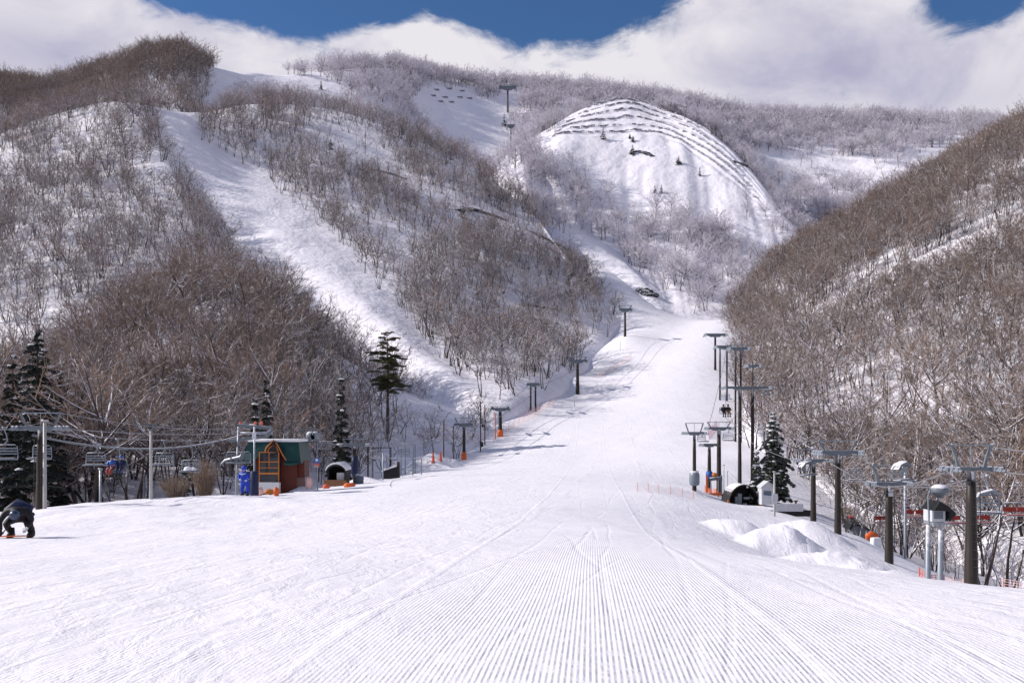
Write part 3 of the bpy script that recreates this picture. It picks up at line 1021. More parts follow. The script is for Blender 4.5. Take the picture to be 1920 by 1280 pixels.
# ================================================================== made things
def plain(name, col, rough=0.6, metal=0.0, snow=0.0, spots=0.0, spec=0.3):
    """Painted or bare surface with a little uneven wear; snow > 0 lets snow lie on what faces up."""
    m, nt, b = new_mat(name)
    geo = N(nt, 'ShaderNodeNewGeometry')
    co = geo.outputs['Position']
    n1 = noise(nt, co, 3.0, 4, 0.6)
    dark = tuple(c * 0.65 for c in col)
    c = mixc(nt, n1, rgb(*dark), rgb(*col))
    if spots:
        s = ramp(nt, noise(nt, co, 2.2, 4, 0.6), 0.55, 0.62)
        c = mixc(nt, M(nt, 'MULTIPLY', s, spots), c, rgb(0.82, 0.80, 0.86))
    if snow:
        sp = N(nt, 'ShaderNodeSeparateXYZ')
        L(nt, geo.outputs['Normal'], sp.inputs[0])
        up = ramp(nt, M(nt, 'ADD', sp.outputs[2], M(nt, 'MULTIPLY', M(nt, 'SUBTRACT', noise(nt, co, 5.0, 3), 0.5), 0.5)), 0.45, 0.7)
        c = mixc(nt, M(nt, 'MULTIPLY', up, snow), c, rgb(0.82, 0.80, 0.86))
    L(nt, c, b.inputs['Base Color'])
    b.inputs['Roughness'].default_value = rough
    b.inputs['Metallic'].default_value = metal
    b.inputs['Specular IOR Level'].default_value = spec
    return m


K_pole = plain('dark_tower_paint', (0.030, 0.023, 0.020), 0.5, snow=0.5)
K_steel = plain('weathered_steel', (0.30, 0.345, 0.40), 0.5, 0.3, snow=0.9)
K_beam = plain('grey_blue_beam', (0.165, 0.195, 0.225), 0.55, 0.1, snow=0.95)
K_pale = plain('pale_pole_paint', (0.46, 0.45, 0.44), 0.5, 0.1)
K_rope = plain('steel_rope', (0.27, 0.27, 0.30), 0.5, 0.3)
K_chair = plain('chair_frame_paint', (0.24, 0.28, 0.33), 0.45, 0.2, snow=0.9)
K_red = plain('red_cushion', (0.34, 0.03, 0.02), 0.5, snow=0.35)
K_darkseat = plain('dark_seat', (0.10, 0.12, 0.15), 0.6, snow=0.9)
K_orange = plain('orange_plastic', (0.80, 0.16, 0.04), 0.5)
K_pinknet = plain('faded_net', (0.80, 0.52, 0.48), 0.7)
K_rednet = plain('red_net', (0.72, 0.14, 0.08), 0.6)
K_blue = plain('blue_cloth', (0.012, 0.055, 0.50), 0.6)
K_navy = plain('navy_cloth', (0.012, 0.022, 0.075), 0.55)
K_black = plain('black_cloth', (0.014, 0.014, 0.018), 0.6)
K_helmet = plain('navy_helmet', (0.03, 0.055, 0.11), 0.3, spec=0.5)
K_green = plain('green_roof_sheet', (0.004, 0.048, 0.048), 0.45, 0.0)
K_maroon = plain('red_brown_boards', (0.105, 0.020, 0.011), 0.6)
K_frame = plain('orange_frame', (0.52, 0.18, 0.035), 0.5)
K_glass = plain('dark_glass', (0.012, 0.016, 0.026), 0.05, spec=0.5)
K_white = plain('white_board', (0.66, 0.68, 0.72), 0.6)
K_wood = plain('post_wood', (0.24, 0.12, 0.06), 0.7)
K_rock = plain('dark_rock', (0.030, 0.034, 0.042), 0.9, snow=0.6, spots=0.3)
K_dark = plain('dark_board', (0.022, 0.022, 0.026), 0.7, snow=0.9)
K_roofdark = plain('black_roof', (0.012, 0.012, 0.014), 0.5)
K_needle = plain('conifer_needles', (0.055, 0.070, 0.046), 0.85, snow=0.62)
K_pine = plain('pine_needles', (0.120, 0.125, 0.055), 0.85, snow=0.35)
K_needledark = plain('dark_conifer_needles', (0.020, 0.028, 0.022), 0.85, snow=0.22)
K_cbark = plain('conifer_bark', (0.085, 0.060, 0.048), 0.9)
K_snow = plain('clumped_snow', (0.84, 0.85, 0.89), 0.8)
K_skin = plain('skin', (0.48, 0.28, 0.20), 0.5)
K_barrier = plain('barrier_steel', (0.22, 0.21, 0.24), 0.7, snow=1.0)
K_bush = bark('bush_bark', (0.28, 0.20, 0.15), (0.15, 0.105, 0.08), 0.3, 0.6, 0.95)
K_signblue = plain('sign_blue', (0.03, 0.12, 0.42), 0.4)


class MB(Tubes):
    def box(self, c, s, rz=0.0, taper=1.0, rot=None):
        c = Vector(c)
        b = len(self.v)
        m = rot if rot is not None else Matrix.Rotation(rz, 3, 'Z')
        for z in (-1, 1):
            k = taper if z > 0 else 1.0
            for x, y in ((-1, -1), (1, -1), (1, 1), (-1, 1)):
                self.v.append(c + m @ Vector((x * s[0] / 2 * k, y * s[1] / 2 * k, z * s[2] / 2)))
        for q in ((0, 3, 2, 1), (4, 5, 6, 7), (0, 1, 5, 4), (1, 2, 6, 5), (2, 3, 7, 6), (3, 0, 4, 7)):
            self.f.append(tuple(b + i for i in q))

    def bar(self, a, b, w, h=None):
        """Box bar from a to b."""
        a, b = Vector(a), Vector(b)
        d = b - a
        q = d.to_track_quat('X', 'Z').to_matrix()
        self.box((a + b) / 2, (d.length, w, h or w), rot=q)

    def rod(self, pts, r, n=6):
        pts = [Vector(p) for p in pts]
        self.tube(pts, r if isinstance(r, (list, tuple)) else [r] * len(pts), n)

    def lathe(self, prof, n=14, c=(0, 0, 0), axis='Z', arc=(0, 2 * math.pi)):
        b = len(self.v)
        full = abs(arc[1] - arc[0] - 2 * math.pi) < 1e-6
        m = n if full else n + 1
        for r, h in prof:
            for k in range(m):
                w = arc[0] + (arc[1] - arc[0]) * k / n
                p = Vector((r * math.cos(w), r * math.sin(w), h))
                if axis == 'Y':
                    p = Vector((p.x, p.z, p.y))
                elif axis == 'X':
                    p = Vector((p.z, p.x, p.y))
                self.v.append(p + Vector(c))
        for i in range(len(prof) - 1):
            for k in range(n if full else n):
                k2 = (k + 1) % m
                self.f.append((b + i * m + k, b + i * m + k2, b + (i + 1) * m + k2, b + (i + 1) * m + k))

    def blob(self, c, s, seed=0, n=8, rough=0.25):
        rng = random.Random(seed)
        b = len(self.v)
        rings = n // 2 + 1
        for i in range(rings + 1):
            th = math.pi * i / rings
            for k in range(n):
                ph = 2 * math.pi * k / n
                j = 1 + rng.uniform(-rough, rough)
                self.v.append(Vector(c) + Vector((s[0] * math.sin(th) * math.cos(ph) * j, s[1] * math.sin(th) * math.sin(ph) * j, s[2] * math.cos(th) * j)))
        for i in range(rings):
            for k in range(n):
                self.f.append((b + i * n + k, b + (i + 1) * n + k, b + (i + 1) * n + (k + 1) % n, b + i * n + (k + 1) % n))

    def prism(self, poly, y0, y1):
        """Outline poly of (x, z) given a depth from y0 to y1."""
        b, n = len(self.v), len(poly)
        for y in (y0, y1):
            for x, z in poly:
                self.v.append(Vector((x, y, z)))
        self.f.append(tuple(b + i for i in range(n)))
        self.f.append(tuple(b + 2 * n - 1 - i for i in range(n)))
        for i in range(n):
            j = (i + 1) % n
            self.f.append((b + i, b + n + i, b + n + j, b + j))

    def obj(self, name, mat, parent=None, smooth=False, bevel=0.0):
        o = link(bpy.data.objects.new(name, self.mesh(name, mat, smooth)), parent)
        if bevel:
            md = o.modifiers.new('edge', 'BEVEL')
            md.width = bevel
            md.segments = 2
        return o


def tag(o, label, cat, group=None):
    o['label'], o['category'] = label, cat
    if group:
        o['group'] = group
    return o


def empty(name, loc, label, cat, group=None, rz=0.0):
    e = bpy.data.objects.new(name, None)
    COL.objects.link(e)
    e.location = loc
    e.rotation_euler = (0, 0, rz)
    e.empty_display_size = 0.4
    return tag(e, label, cat, group)


def spot(px, y, py=None):
    """Ground point at column px and depth y; its height from the terrain unless py is given."""
    x = (px - CX) / F * y
    return Vector((x, y, drop(x, y) if py is None else ZC + (HY - py) / F * y))


def hz(py, y):
    return ZC + (HY - py) / F * y


# ------------------------------------------------------------------ lift towers
def tower(px, y, beam_py, hw, gantry, rb, rt, label, pad=None, rz=0.0, ladder=False, pole2=None, curved=False, name='lift_tower', group='lift towers'):
    """px column, y depth, beam_py row of the crossbeam; hw, gantry, rb, rt in photo pixels."""
    k = y / F
    g = spot(px, y)
    H = hz(beam_py, y) - g.z
    t = empty(name, g, label, 'lift tower', group, rz)
    m = MB()
    masts = [0.0] if pole2 is None else [0.0, (pole2 - px) * k]
    for mx in masts:
        m.rod([(mx, 0, -0.8), (mx, 0, H * 0.33), (mx, 0, H * 0.34), (mx, 0, H * 0.7), (mx, 0, H - 0.05)], [rb * k * 1.08, rb * k * 0.92, rb * k * 0.86, (rb * 0.4 + rt * 0.6) * k, rt * k], 14)
    m.obj('pole', K_pole, t, True)
    W, G = hw * k, gantry * k
    cx0 = 0 if pole2 is None else (pole2 - px) * k / 2
    th = max(0.13, (6.5 if y < 60 else 4.2) * k)
    m = MB()
    if curved:
        pts = [(cx0 + W * u, 0, H + th * 0.2 + 0.10 * W * abs(u) ** 2 * (1 if abs(u) < 0.75 else -0.2)) for u in (-1.15, -0.8, -0.4, 0, 0.4, 0.8, 1.15)]
        for a, b in zip(pts, pts[1:]):
            m.bar(a, b, th * 1.3, th)
    else:
        m.box((cx0, 0, H + th * 0.4), (W * 2, th * 1.2, th))
        m.box((cx0, 0, H - th * 0.35), (W * 0.9, th * 0.9, th * 0.6), taper=1.4)
    m.obj('crossbeam', K_beam, t)
    for s in (-1, 1):
        if G > 0:
            m = MB()
            a, b = Vector((cx0 + s * W * 0.62, 0, H + th * 0.6)), Vector((cx0 + s * W * 0.95, 0, H + G))
            if curved:
                mid_ = a.lerp(b, 0.5) + Vector((-s * W * 0.06, 0, 0))
                m.rod([a, mid_, b, b + Vector((s * W * 0.16, 0, G * 0.05))], [th * 0.55, th * 0.42, th * 0.42, th * 0.3], 6)
            else:
                m.bar(a, b, th * 0.45)
            m.obj('arm', K_beam, t)
        m = MB()
        m.bar((cx0 + s * W, -5 * k * 3 - 0.5, H - th * 0.1), (cx0 + s * W, 5 * k * 3 + 0.5, H - th * 0.1), th * 0.35, th * 0.5)
        for q in (-1.5, -0.5, 0.5, 1.5):
            m.lathe([(0.02, -0.05), (th * 0.75, -0.05), (th * 0.75, 0.05), (0.02, 0.05)], 10, (cx0 + s * W, q * (5 * k + 0.25), H + th * 0.25), 'X')
        m.obj('sheave_assembly', K_steel, t)
    if G > 0:
        m = MB()
        m.bar((cx0 - W * 0.95, 0, H + G), (cx0 + W * 0.95, 0, H + G), th * 0.28)
        m.rod([(cx0, 0, H), (cx0, 0, H + G)], max(0.02, th * 0.1), 4)
        m.obj('top_rail', K_steel, t)
    if ladder:
        m = MB()
        for s in (-0.17, 0.17):
            m.rod([(s, -rb * k - 0.10, 0.6), (s, -rt * k - 0.10, H - 0.1)], 0.018, 5)
        n = int(H / 0.32)
        for i in range(2, n):
            f = i / n
            yy = -(rb * k + 0.10) * (1 - f) - (rt * k + 0.10) * f
            m.rod([(-0.17, yy, 0.3 + f * (H - 0.4)), (0.17, yy, 0.3 + f * (H - 0.4))], 0.013, 4)
        m.obj('ladder', K_pole, t)
    if pad:
        mat, h0, h1, wd = pad
        m = MB()
        m.rod([(0, 0, h0), (0, 0, h0 + (h1 - h0) * 0.12), (0, 0, h0 + (h1 - h0) * 0.7), (0, 0, h1)], [rb * k * wd * 0.7, rb * k * wd, rb * k * wd, rb * k * wd * 0.75], 12)
        m.obj('pad', mat, t, True)
    return t


tower(1821, 32, 880, 41, 46, 12.5, 7.5, 'thick dark lift tower with forked grey arms, the largest tower in view', curved=True, ladder=True, rz=0.05)
tower(1667, 49, 908, 33, 36, 8.0, 6.0, 'brown lift tower with a white plate under its forked head, standing behind the snow heaps', curved=True, ladder=True, rz=-0.04)
tower(1571, 56, 850, 38, 24, 6.5, 4.8, 'tall dark lift tower with an open frame on top beside the dark sloping hut', ladder=True)
tower(1525, 64, 864, 30, 22, 5.5, 4.0, 'slim dark lift tower at the end of the white board wall')
tower(1302, 80, 813, 18, 20, 4.0, 2.6, 'slim lift tower with a grey-blue padded bag round its foot', pad=(K_chair, 0.45, 1.75, 2.4), rz=0.1)
tower(1330, 87, 835, 15, 0, 4.2, 2.6, 'low lift tower between two taller ones at the orange loading gate', pad=(K_signblue, 1.2, 2.0, 1.6))
tower(1348, 86, 804, 23, 13, 4.8, 3.2, 'lift tower with a trapezoid frame on top above the orange loading gate')
tower(1387, 96, 728, 42, 0, 3.6, 2.9, 'tall two-legged portal lift tower behind the arched shelter', pole2=1411)
tower(1379, 150, 655, 18, 8, 2.0, 1.7, 'two-legged lift tower seen above the tall portal', pole2=1389)
tower(1411, 160, 687, 12, 0, 2.0, 1.5, 'thin lift tower half hidden by the brown trees above the tall portal')
tower(1341, 240, 629, 19, 0, 2.2, 1.8, 'topmost lift tower with a wide snowy beam at the upper end of the piste')
tower(1350, 200, 652, 15, 4, 1.8, 1.5, 'small two-legged lift tower just below the topmost one beside the piste', pole2=1363)
tower(76, 47, 804, 40, 30, 8.5, 5.5, 'dark lift tower with a blue-grey head standing behind the crouching snowboarder', ladder=True)
tower(665, 82, 835, 24, 12, 4.0, 3.0, 'lift tower with a dark wrapped foot beside the snow-roofed hut', pad=(K_navy, 0.3, 2.0, 1.7))
tower(870, 140, 797, 18, 14, 3.4, 2.6, 'grey lift tower with an orange foot beside the two red marker cones', pad=(K_orange, -0.1, 1.2, 1.5))
tower(938, 165, 768, 18, 6, 4.2, 2.4, 'black lift tower with an orange foot at the start of the pink net', pad=(K_orange, -0.1, 1.25, 1.35))
tower(995, 190, 722, 12, 4, 1.9, 1.6, 'two-legged lift tower halfway along the pink net', pole2=1004)
tower(1083, 225, 678, 18, 9, 3.6, 2.0, 'black lift tower below the wooded spur with a long shadow on the piste')
tower(1172, 300, 582, 13, 9, 2.4, 1.7, 'lift tower standing alone on the snow at the foot of the spur')
tower(952, 870, 166, 16, 6, 1.8, 1.5, 'lift tower on the skyline ridge above the snow gully', group='far lift towers')
tower(958, 740, 238, 7, 0, 1.1, 0.9, 'lift tower in the gully below the skyline tower', group='far lift towers')
tower(996, 560, 322, 7, 0, 1.2, 1.0, 'lift tower at the bend where the spur hides the gully', group='far lift towers')
# the white plate on the brown tower
m = MB()
e = [o for o in COL.objects if o.name.startswith('lift_tower') and o['label'].startswith('brown lift')][0]
hh = hz(908, 49) - e.location.z
m.box((0.0, -0.24, hh - 0.45), (0.24, 0.02, 0.34))
m.obj('plate', K_white, e)


# ------------------------------------------------------------------ ropes
def rope(a, b, sag, label, r=0.025, n=14, mat=None, group='haul ropes', name='haul_rope'):
    a, b = pt(*a), pt(*b)
    pts = []
    for i in range(n + 1):
        t = i / n
        p = a.lerp(b, t)
        p.z -= sag * 4 * t * (1 - t)
        pts.append(p)
    m = MB()
    m.rod(pts, r, 5)
    return tag(m.obj(name, mat or K_rope, None, True), label, 'rope', group)


rope((-260, 802, 41), (36, 803, 47), 0.15, 'upper haul rope entering at the picture edge to the tower behind the snowboarder')
rope((-260, 786, 41), (38, 774, 47), 0.12, 'guide cable running to the top rail above the snowboarder', 0.022)
rope((36, 803, 47), (478, 822, 62), 0.35, 'lower haul rope from the snowboarder tower to the lift station')
rope((116, 803, 47), (528, 806, 62), 0.30, 'upper haul rope from the snowboarder tower to the lift station')
rope((114, 774, 47), (500, 800, 62), 0.45, 'thin top cable from the snowboarder tower to the lift station', 0.022)
rope((60, 815, 47.5), (455, 815, 63), 0.85, 'thick sagging blue-grey cable below the haul ropes', 0.055, 18, K_beam)
rope((588, 816, 66), (642, 836, 82), 0.1, 'short haul rope from the small sheave frame to the tower with the wrapped foot')
rope((642, 836, 82), (852, 797, 140), 0.9, 'haul rope from the wrapped tower towards the tower by the red markers', 0.03)
rope((688, 836, 82), (887, 797, 140), 0.9, 'outer haul rope from the wrapped tower towards the tower by the red markers', 0.03)
for (a, b, w) in (((852, 797, 140), (921, 768, 165), 'from the red markers to the black tower at the net'), ((887, 797, 140), (955, 768, 165), 'on the piste side from the red markers to the black tower'),
                  ((921, 768, 165), (990, 722, 190), 'from the black tower to the two-legged tower at the net'), ((955, 768, 165), (1011, 722, 190), 'on the piste side from the black tower to the two-legged tower'),
                  ((990, 722, 190), (1066, 678, 225), 'from the two-legged tower to the tower with the long shadow'), ((1011, 722, 190), (1100, 678, 225), 'on the piste side up to the tower with the long shadow'),
                  ((1066, 678, 225), (1160, 582, 300), 'from the long-shadow tower up to the lone tower below the spur'), ((1100, 678, 225), (1184, 582, 300), 'on the piste side up to the lone tower below the spur')):
    rope(a, b, 0.6, 'haul rope ' + w, 0.045)
rope((1781, 881, 32), (1634, 909, 49), 0.3, 'haul rope on the piste side between the thick tower and the brown tower')
rope((1861, 881, 32), (1700, 909, 49), 0.3, 'haul rope on the forest side between the thick tower and the brown tower')
rope((1634, 909, 49), (1534, 851, 56), 0.12, 'haul rope on the piste side between the brown tower and the tall framed tower')
rope((1700, 909, 49), (1608, 851, 56), 0.12, 'haul rope on the forest side between the brown tower and the tall framed tower')
rope((1534, 851, 56), (1495, 865, 64), 0.1, 'short haul rope on the piste side at the slim tower by the board wall')
rope((1608, 851, 56), (1555, 865, 64), 0.1, 'short haul rope on the forest side at the slim tower by the board wall')
rope((1861, 881, 32), (2090, 886, 27), 0.15, 'haul rope leaving the thick tower past the picture edge')
rope((1862, 838, 32), (2090, 846, 27), 0.12, 'thin cable leaving the forked arm of the thick tower past the picture edge', 0.02)
rope((1495, 865, 64), (1372, 806, 86), 0.3, 'haul rope from the slim tower up to the trapezoid tower at the gate')
rope((1370, 806, 86), (1430, 730, 96), 0.2, 'haul rope from the trapezoid tower to the tall portal')
rope((1326, 806, 86), (1346, 730, 96), 0.2, 'haul rope on the piste side from the trapezoid tower to the tall portal')
rope((1346, 730, 96), (1361, 656, 150), 0.5, 'haul rope on the piste side above the tall portal')
rope((1430, 730, 96), (1398, 656, 150), 0.5, 'haul rope on the forest side above the tall portal')
rope((1361, 656, 150), (1322, 630, 240), 0.6, 'distant haul rope on the piste side to the topmost tower')
rope((1398, 656, 150), (1358, 630, 240), 0.6, 'distant haul rope on the forest side to the topmost tower')
rope((1480, 888, 72), (2060, 905, 54), 0.5, 'rope that carries the red-seated chairs over the hollow')
rope((1500, 893, 70), (2060, 913, 56), 0.5, 'second rope just below the one that carries the red-seated chairs')
rope((952, 168, 868), (958, 240, 738), 4, 'faint rope down the snow gully from the skyline tower', 0.06, group='far ropes')
rope((958, 240, 738), (996, 324, 558), 4, 'faint rope from the gully tower to the bend', 0.06, group='far ropes')


# ------------------------------------------------------------------ skinned figures
def skin_body(name, joints, bones, mat, parent, sub=2):
    """joints: [(x, y, z, radius)], first is the pelvis; bones: index pairs."""
    me = bpy.data.meshes.new(name)
    me.from_pydata([j[:3] for j in joints], bones, [])
    me.materials.append(mat)
    o = link(bpy.data.objects.new(name, me), parent)
    md = o.modifiers.new('skin', 'SKIN')
    md.use_smooth_shade = True
    sv = me.skin_vertices[0].data
    for i, j in enumerate(joints):
        r = j[3]
        sv[i].radius = (r, r) if not isinstance(r, tuple) else r
        sv[i].use_root = (i == 0)
    s = o.modifiers.new('round', 'SUBSURF')
    s.levels = s.render_levels = sub
    return o


def hand(parent, wrist, d, side, mat, s=1.0):
    """A gloved hand: palm, four unequal fingers and a thumb from the side of the palm; wrist point, direction d."""
    w, d = Vector(wrist), Vector(d).normalized()
    a = d.cross(Vector((0, 1, 0.2))).normalized()
    up = a.cross(d).normalized()
    m = MB()
    m.rod([w - d * 0.03, w + d * 0.03, w + d * 0.09 * s], [0.036 * s, 0.045 * s, 0.040 * s], 8)
    for i, ln in enumerate((0.075, 0.085, 0.08, 0.06)):
        b = w + d * 0.085 * s + a * (i - 1.5) * 0.021 * s
        m.rod([b, b + (d + up * -0.15) * ln * 0.5 * s, b + (d * 0.85 + up * -0.45) * ln * s], [0.0125 * s, 0.0115 * s, 0.009 * s], 6)
    b = w + d * 0.03 * s + a * side * 0.038 * s
    m.rod([b, b + (d * 0.5 + a * side * 0.7) * 0.045 * s, b + (d * 0.95 + a * side * 0.45) * 0.075 * s], [0.015 * s, 0.013 * s, 0.010 * s], 6)
    return m.obj('glove', mat, parent, True)


# crouching snowboarder, head down towards the camera
g = spot(36, 30)
t = empty('person', g, 'crouching snowboarder in black trousers and dark jacket, head bent down under a navy helmet', 'person', rz=0.12)
t.scale = (1.12, 1.12, 1.12)
J = [(-0.06, 0.30, 0.66, 0.185), (-0.04, 0.12, 0.80, 0.205), (-0.01, -0.12, 0.86, 0.215), (0.03, -0.30, 0.80, 0.15), (0.06, -0.40, 0.74, 0.075), (0.08, -0.48, 0.68, 0.085),
     (-0.30, -0.20, 0.78, 0.105), (-0.40, -0.34, 0.52, 0.075), (-0.34, -0.42, 0.26, 0.055),
     (0.34, -0.20, 0.78, 0.110), (0.46, -0.26, 0.54, 0.080), (0.38, -0.42, 0.34, 0.055),
     (-0.24, 0.20, 0.56, 0.145), (-0.34, -0.10, 0.42, 0.115), (-0.26, 0.12, 0.14, 0.085), (-0.24, 0.02, 0.04, 0.07),
     (0.16, 0.20, 0.56, 0.150), (0.30, -0.08, 0.38, 0.125), (0.32, 0.10, 0.14, 0.105), (0.33, 0.00, 0.04, 0.085)]
Bn = [(0, 1), (1, 2), (2, 3), (3, 4), (4, 5), (2, 6), (6, 7), (7, 8), (2, 9), (9, 10), (10, 11), (0, 12), (12, 13), (13, 14), (14, 15), (0, 16), (16, 17), (17, 18), (18, 19)]
skin_body('body', J, Bn, K_black, t)
m = MB()
m.lathe([(0.001, 0.155), (0.075, 0.14), (0.13, 0.085), (0.15, 0.01), (0.152, -0.05), (0.14, -0.075), (0.10, -0.08)], 18)
h = m.obj('helmet', K_helmet, t, True)
h.location, h.rotation_euler = (0.09, -0.53, 0.72), (R(62), 0, R(6))
m = MB()
m.lathe([(0.155, -0.03), (0.162, -0.015), (0.162, 0.0), (0.155, 0.012)], 18)
h = m.obj('goggle_strap', K_black, h, True)
m = MB()
m.rod([(-0.36, 0.02, 0.80), (-0.05, -0.02, 1.00), (0.30, 0.05, 0.84), (0.40, -0.14, 0.70)], [0.10, 0.16, 0.14, 0.09], 10)
m.obj('jacket_hood', K_navy, t, True)
hand(t, (-0.34, -0.42, 0.25), (0.1, -0.25, -0.8), 1, K_black)
hand(t, (0.38, -0.42, 0.33), (-0.5, -0.2, -0.8), -1, K_white)
for x, y in ((-0.24, -0.02), (0.33, -0.04)):
    m = MB()
    m.rod([(x, y + 0.14, 0.09), (x, y, 0.09), (x, y - 0.14, 0.06)], [0.085, 0.095, 0.065], 10)
    m.rod([(x, y + 0.08, 0.08), (x, y + 0.08, 0.30)], [0.095, 0.085], 10)
    m.obj('boot', K_black, t, True)
m = MB()
m.prism([(-0.74, 0), (-0.66, -0.13), (-0.5, -0.15), (0.5, -0.15), (0.66, -0.13), (0.74, 0), (0.66, 0.13), (0.5, 0.15), (-0.5, 0.15), (-0.66, 0.13)], 0, 0.02)
gb = spot(2, 29.6)
b = tag(m.obj('snowboard', K_orange, None, False, 0.006), 'red-orange snowboard lying on the snow behind the crouching snowboarder', 'snowboard')
b.location, b.rotation_euler = gb + Vector((0.06, 0.1, 0.05)), (R(88), 0, R(12))
m = MB()
m.rod([(0, 0, 0), (0.22, 0.02, 0.28), (0.42, 0.05, 0.52)], 0.02, 6)
b = tag(m.obj('strap', K_black), 'black strap from the snowboard up to the crouching snowboarder', 'strap')
b.location = gb + Vector((0.0, -0.05, 0.08))

# the attendant in blue
g = spot(459, 55)
t = empty('person', g, 'lift attendant in a bright blue suit bending beside the green-roofed station', 'person', rz=-0.2)
J = [(0, 0.05, 0.86, 0.19), (0.0, -0.02, 1.06, 0.20), (0.02, -0.10, 1.28, 0.215), (0.06, -0.18, 1.44, 0.10), (0.09, -0.24, 1.54, 0.105), (0.10, -0.28, 1.66, 0.10),
     (-0.24, -0.10, 1.36, 0.10), (-0.32, -0.14, 1.08, 0.078), (-0.14, -0.34, 0.98, 0.055), (0.27, -0.12, 1.34, 0.10), (0.38, -0.26, 1.10, 0.078), (0.34, -0.44, 0.94, 0.055),
     (-0.14, 0.04, 0.72, 0.150), (-0.17, -0.02, 0.42, 0.115), (-0.17, 0.06, 0.06, 0.08), (0.15, 0.04, 0.72, 0.150), (0.19, -0.02, 0.42, 0.115), (0.19, 0.06, 0.06, 0.08)]
Bn = [(0, 1), (1, 2), (2, 3), (3, 4), (4, 5), (2, 6), (6, 7), (7, 8), (2, 9), (9, 10), (10, 11), (0, 12), (12, 13), (13, 14), (0, 15), (15, 16), (16, 17)]
skin_body('body', J, Bn, K_blue, t)
m = MB()
m.lathe([(0.001, 0.17), (0.09, 0.15), (0.15, 0.08), (0.165, 0.0), (0.155, -0.05), (0.13, -0.06)], 16)
h = m.obj('cap', K_blue, t, True)
h.location, h.rotation_euler = (0.10, -0.28, 1.66), (R(28), R(8), 0)
m = MB()
m.blob((0.13, -0.355, 1.585), (0.085, 0.055, 0.10), 3, 10, 0.03)
m.blob((0.135, -0.415, 1.575), (0.018, 0.02, 0.03), 4, 6, 0.0)
m.obj('face', K_skin, t, True)
m = MB()
m.rod([(-0.20, -0.28, 1.36), (0.0, -0.34, 1.30), (0.22, -0.30, 1.36)], [0.03, 0.04, 0.03], 6)
m.obj('collar', K_white, t, True)
hand(t, (-0.14, -0.34, 0.98), (0.8, -0.3, -0.2), 1, K_white)
hand(t, (0.34, -0.44, 0.94), (-0.2, -0.7, -0.3), -1, K_white)
for s in (-0.17, 0.19):
    m = MB()
    m.rod([(s, 0.10, 0.07), (s, -0.04, 0.07), (s, -0.17, 0.05)], [0.08, 0.085, 0.06], 10)
    m.obj('boot', K_black, t, True)

# padded post beside the attendant
g = spot(477, 57)
m = MB()
hgt = hz(800, 58) - g.z
t = empty('padded_post', g, 'pale post with a dark blue protective mat, beside the blue-suited attendant', 'post')
m.rod([(0, 0, -0.3), (0, 0, hgt)], 0.055, 8)
m.obj('post', K_steel, t, True)
m = MB()
m.rod([(0, 0, 0.05), (0, 0, 0.12), (0, 0, 1.55), (0, 0, 1.62)], [0.24, 0.27, 0.27, 0.22], 12)
m.obj('mat', K_navy, t, True)
m = MB()
m.box((0.0, -0.08, hgt - 0.55), (0.26, 0.03, 0.42))
m.obj('plate', K_white, t)


# ------------------------------------------------------------------ chairs
def riders(parent, z, w, cols):
    pass


def make_chair(W, seat_mat, rod_h, kind='plain'):
    """Chair hung from the origin (the rope) down; returns its parts as (name, mesh, material, sub-parts)."""
    parts = []
    m = MB()
    z = -rod_h
    m.rod([(0, 0, 0.04), (0, 0.05, -0.12), (0.05 * W, 0.10, -0.30), (0.10 * W, 0.10, z + 0.95), (-W * 0.05, 0.06, z + 0.72)], 0.030, 6)
    m.box((0, 0, 0.02), (0.10, 0.30, 0.10))
    parts.append(('hanger', m, K_chair))
    m = MB()
    m.rod([(-W / 2, -0.42, z + 0.02), (-W / 2 - 0.02, 0.05, z), (-W / 2, 0.16, z + 0.10), (-W / 2 + 0.03, 0.14, z + 0.66), (-W / 2 + 0.12, 0.10, z + 0.74), (W / 2 - 0.12, 0.10, z + 0.74),
           (W / 2 - 0.03, 0.14, z + 0.66), (W / 2, 0.16, z + 0.10), (W / 2 + 0.02, 0.05, z), (W / 2, -0.42, z + 0.02)], 0.028, 6)
    m.rod([(-W / 2, -0.42, z + 0.02), (W / 2, -0.42, z + 0.02)], 0.024, 6)
    parts.append(('frame', m, K_chair))
    m = MB()
    for s in (-0.25, 0.25):
        m.box((s * W, -0.17, z + 0.06), (W * 0.46, 0.46, 0.07))
    parts.append(('seat', m, seat_mat))
    m = MB()
    if seat_mat is K_red:
        for s in (-0.25, 0.25):
            m.box((s * W, 0.14, z + 0.34), (W * 0.44, 0.05, 0.26), rot=Matrix.Rotation(R(-8), 3, 'X'))
    else:
        for q in (0.28, 0.42, 0.56):
            m.box((0, 0.14, z + q), (W * 0.92, 0.03, 0.06))
    parts.append(('backrest', m, seat_mat if seat_mat is K_red else K_chair))
    return parts


def chair(px, seat_py, y, rope_py, wpx, label, mat=None, group='lift chairs', rz=0.0, hood=False):
    W = wpx * y / F
    top = pt(px, rope_py, y)
    rh = (seat_py - rope_py) * y / F
    t = empty('lift_chair', top, label, 'chairlift chair', group, rz)
    for nm, m, k in make_chair(W, mat or K_darkseat, rh):
        m.obj(nm, k, t, nm in ('hanger', 'frame'))
    if hood:
        m = MB()
        m.prism([(-W * 0.5, -rh + 0.55), (-W * 0.25, -rh + 0.85), (W * 0.2, -rh + 1.0), (W * 0.5, -rh + 0.8), (W * 0.48, -rh + 0.70), (W * 0.2, -rh + 0.85), (-W * 0.25, -rh + 0.72)], -0.25, 0.30)
        m.obj('hood', K_beam, t, False, 0.03)
    return t


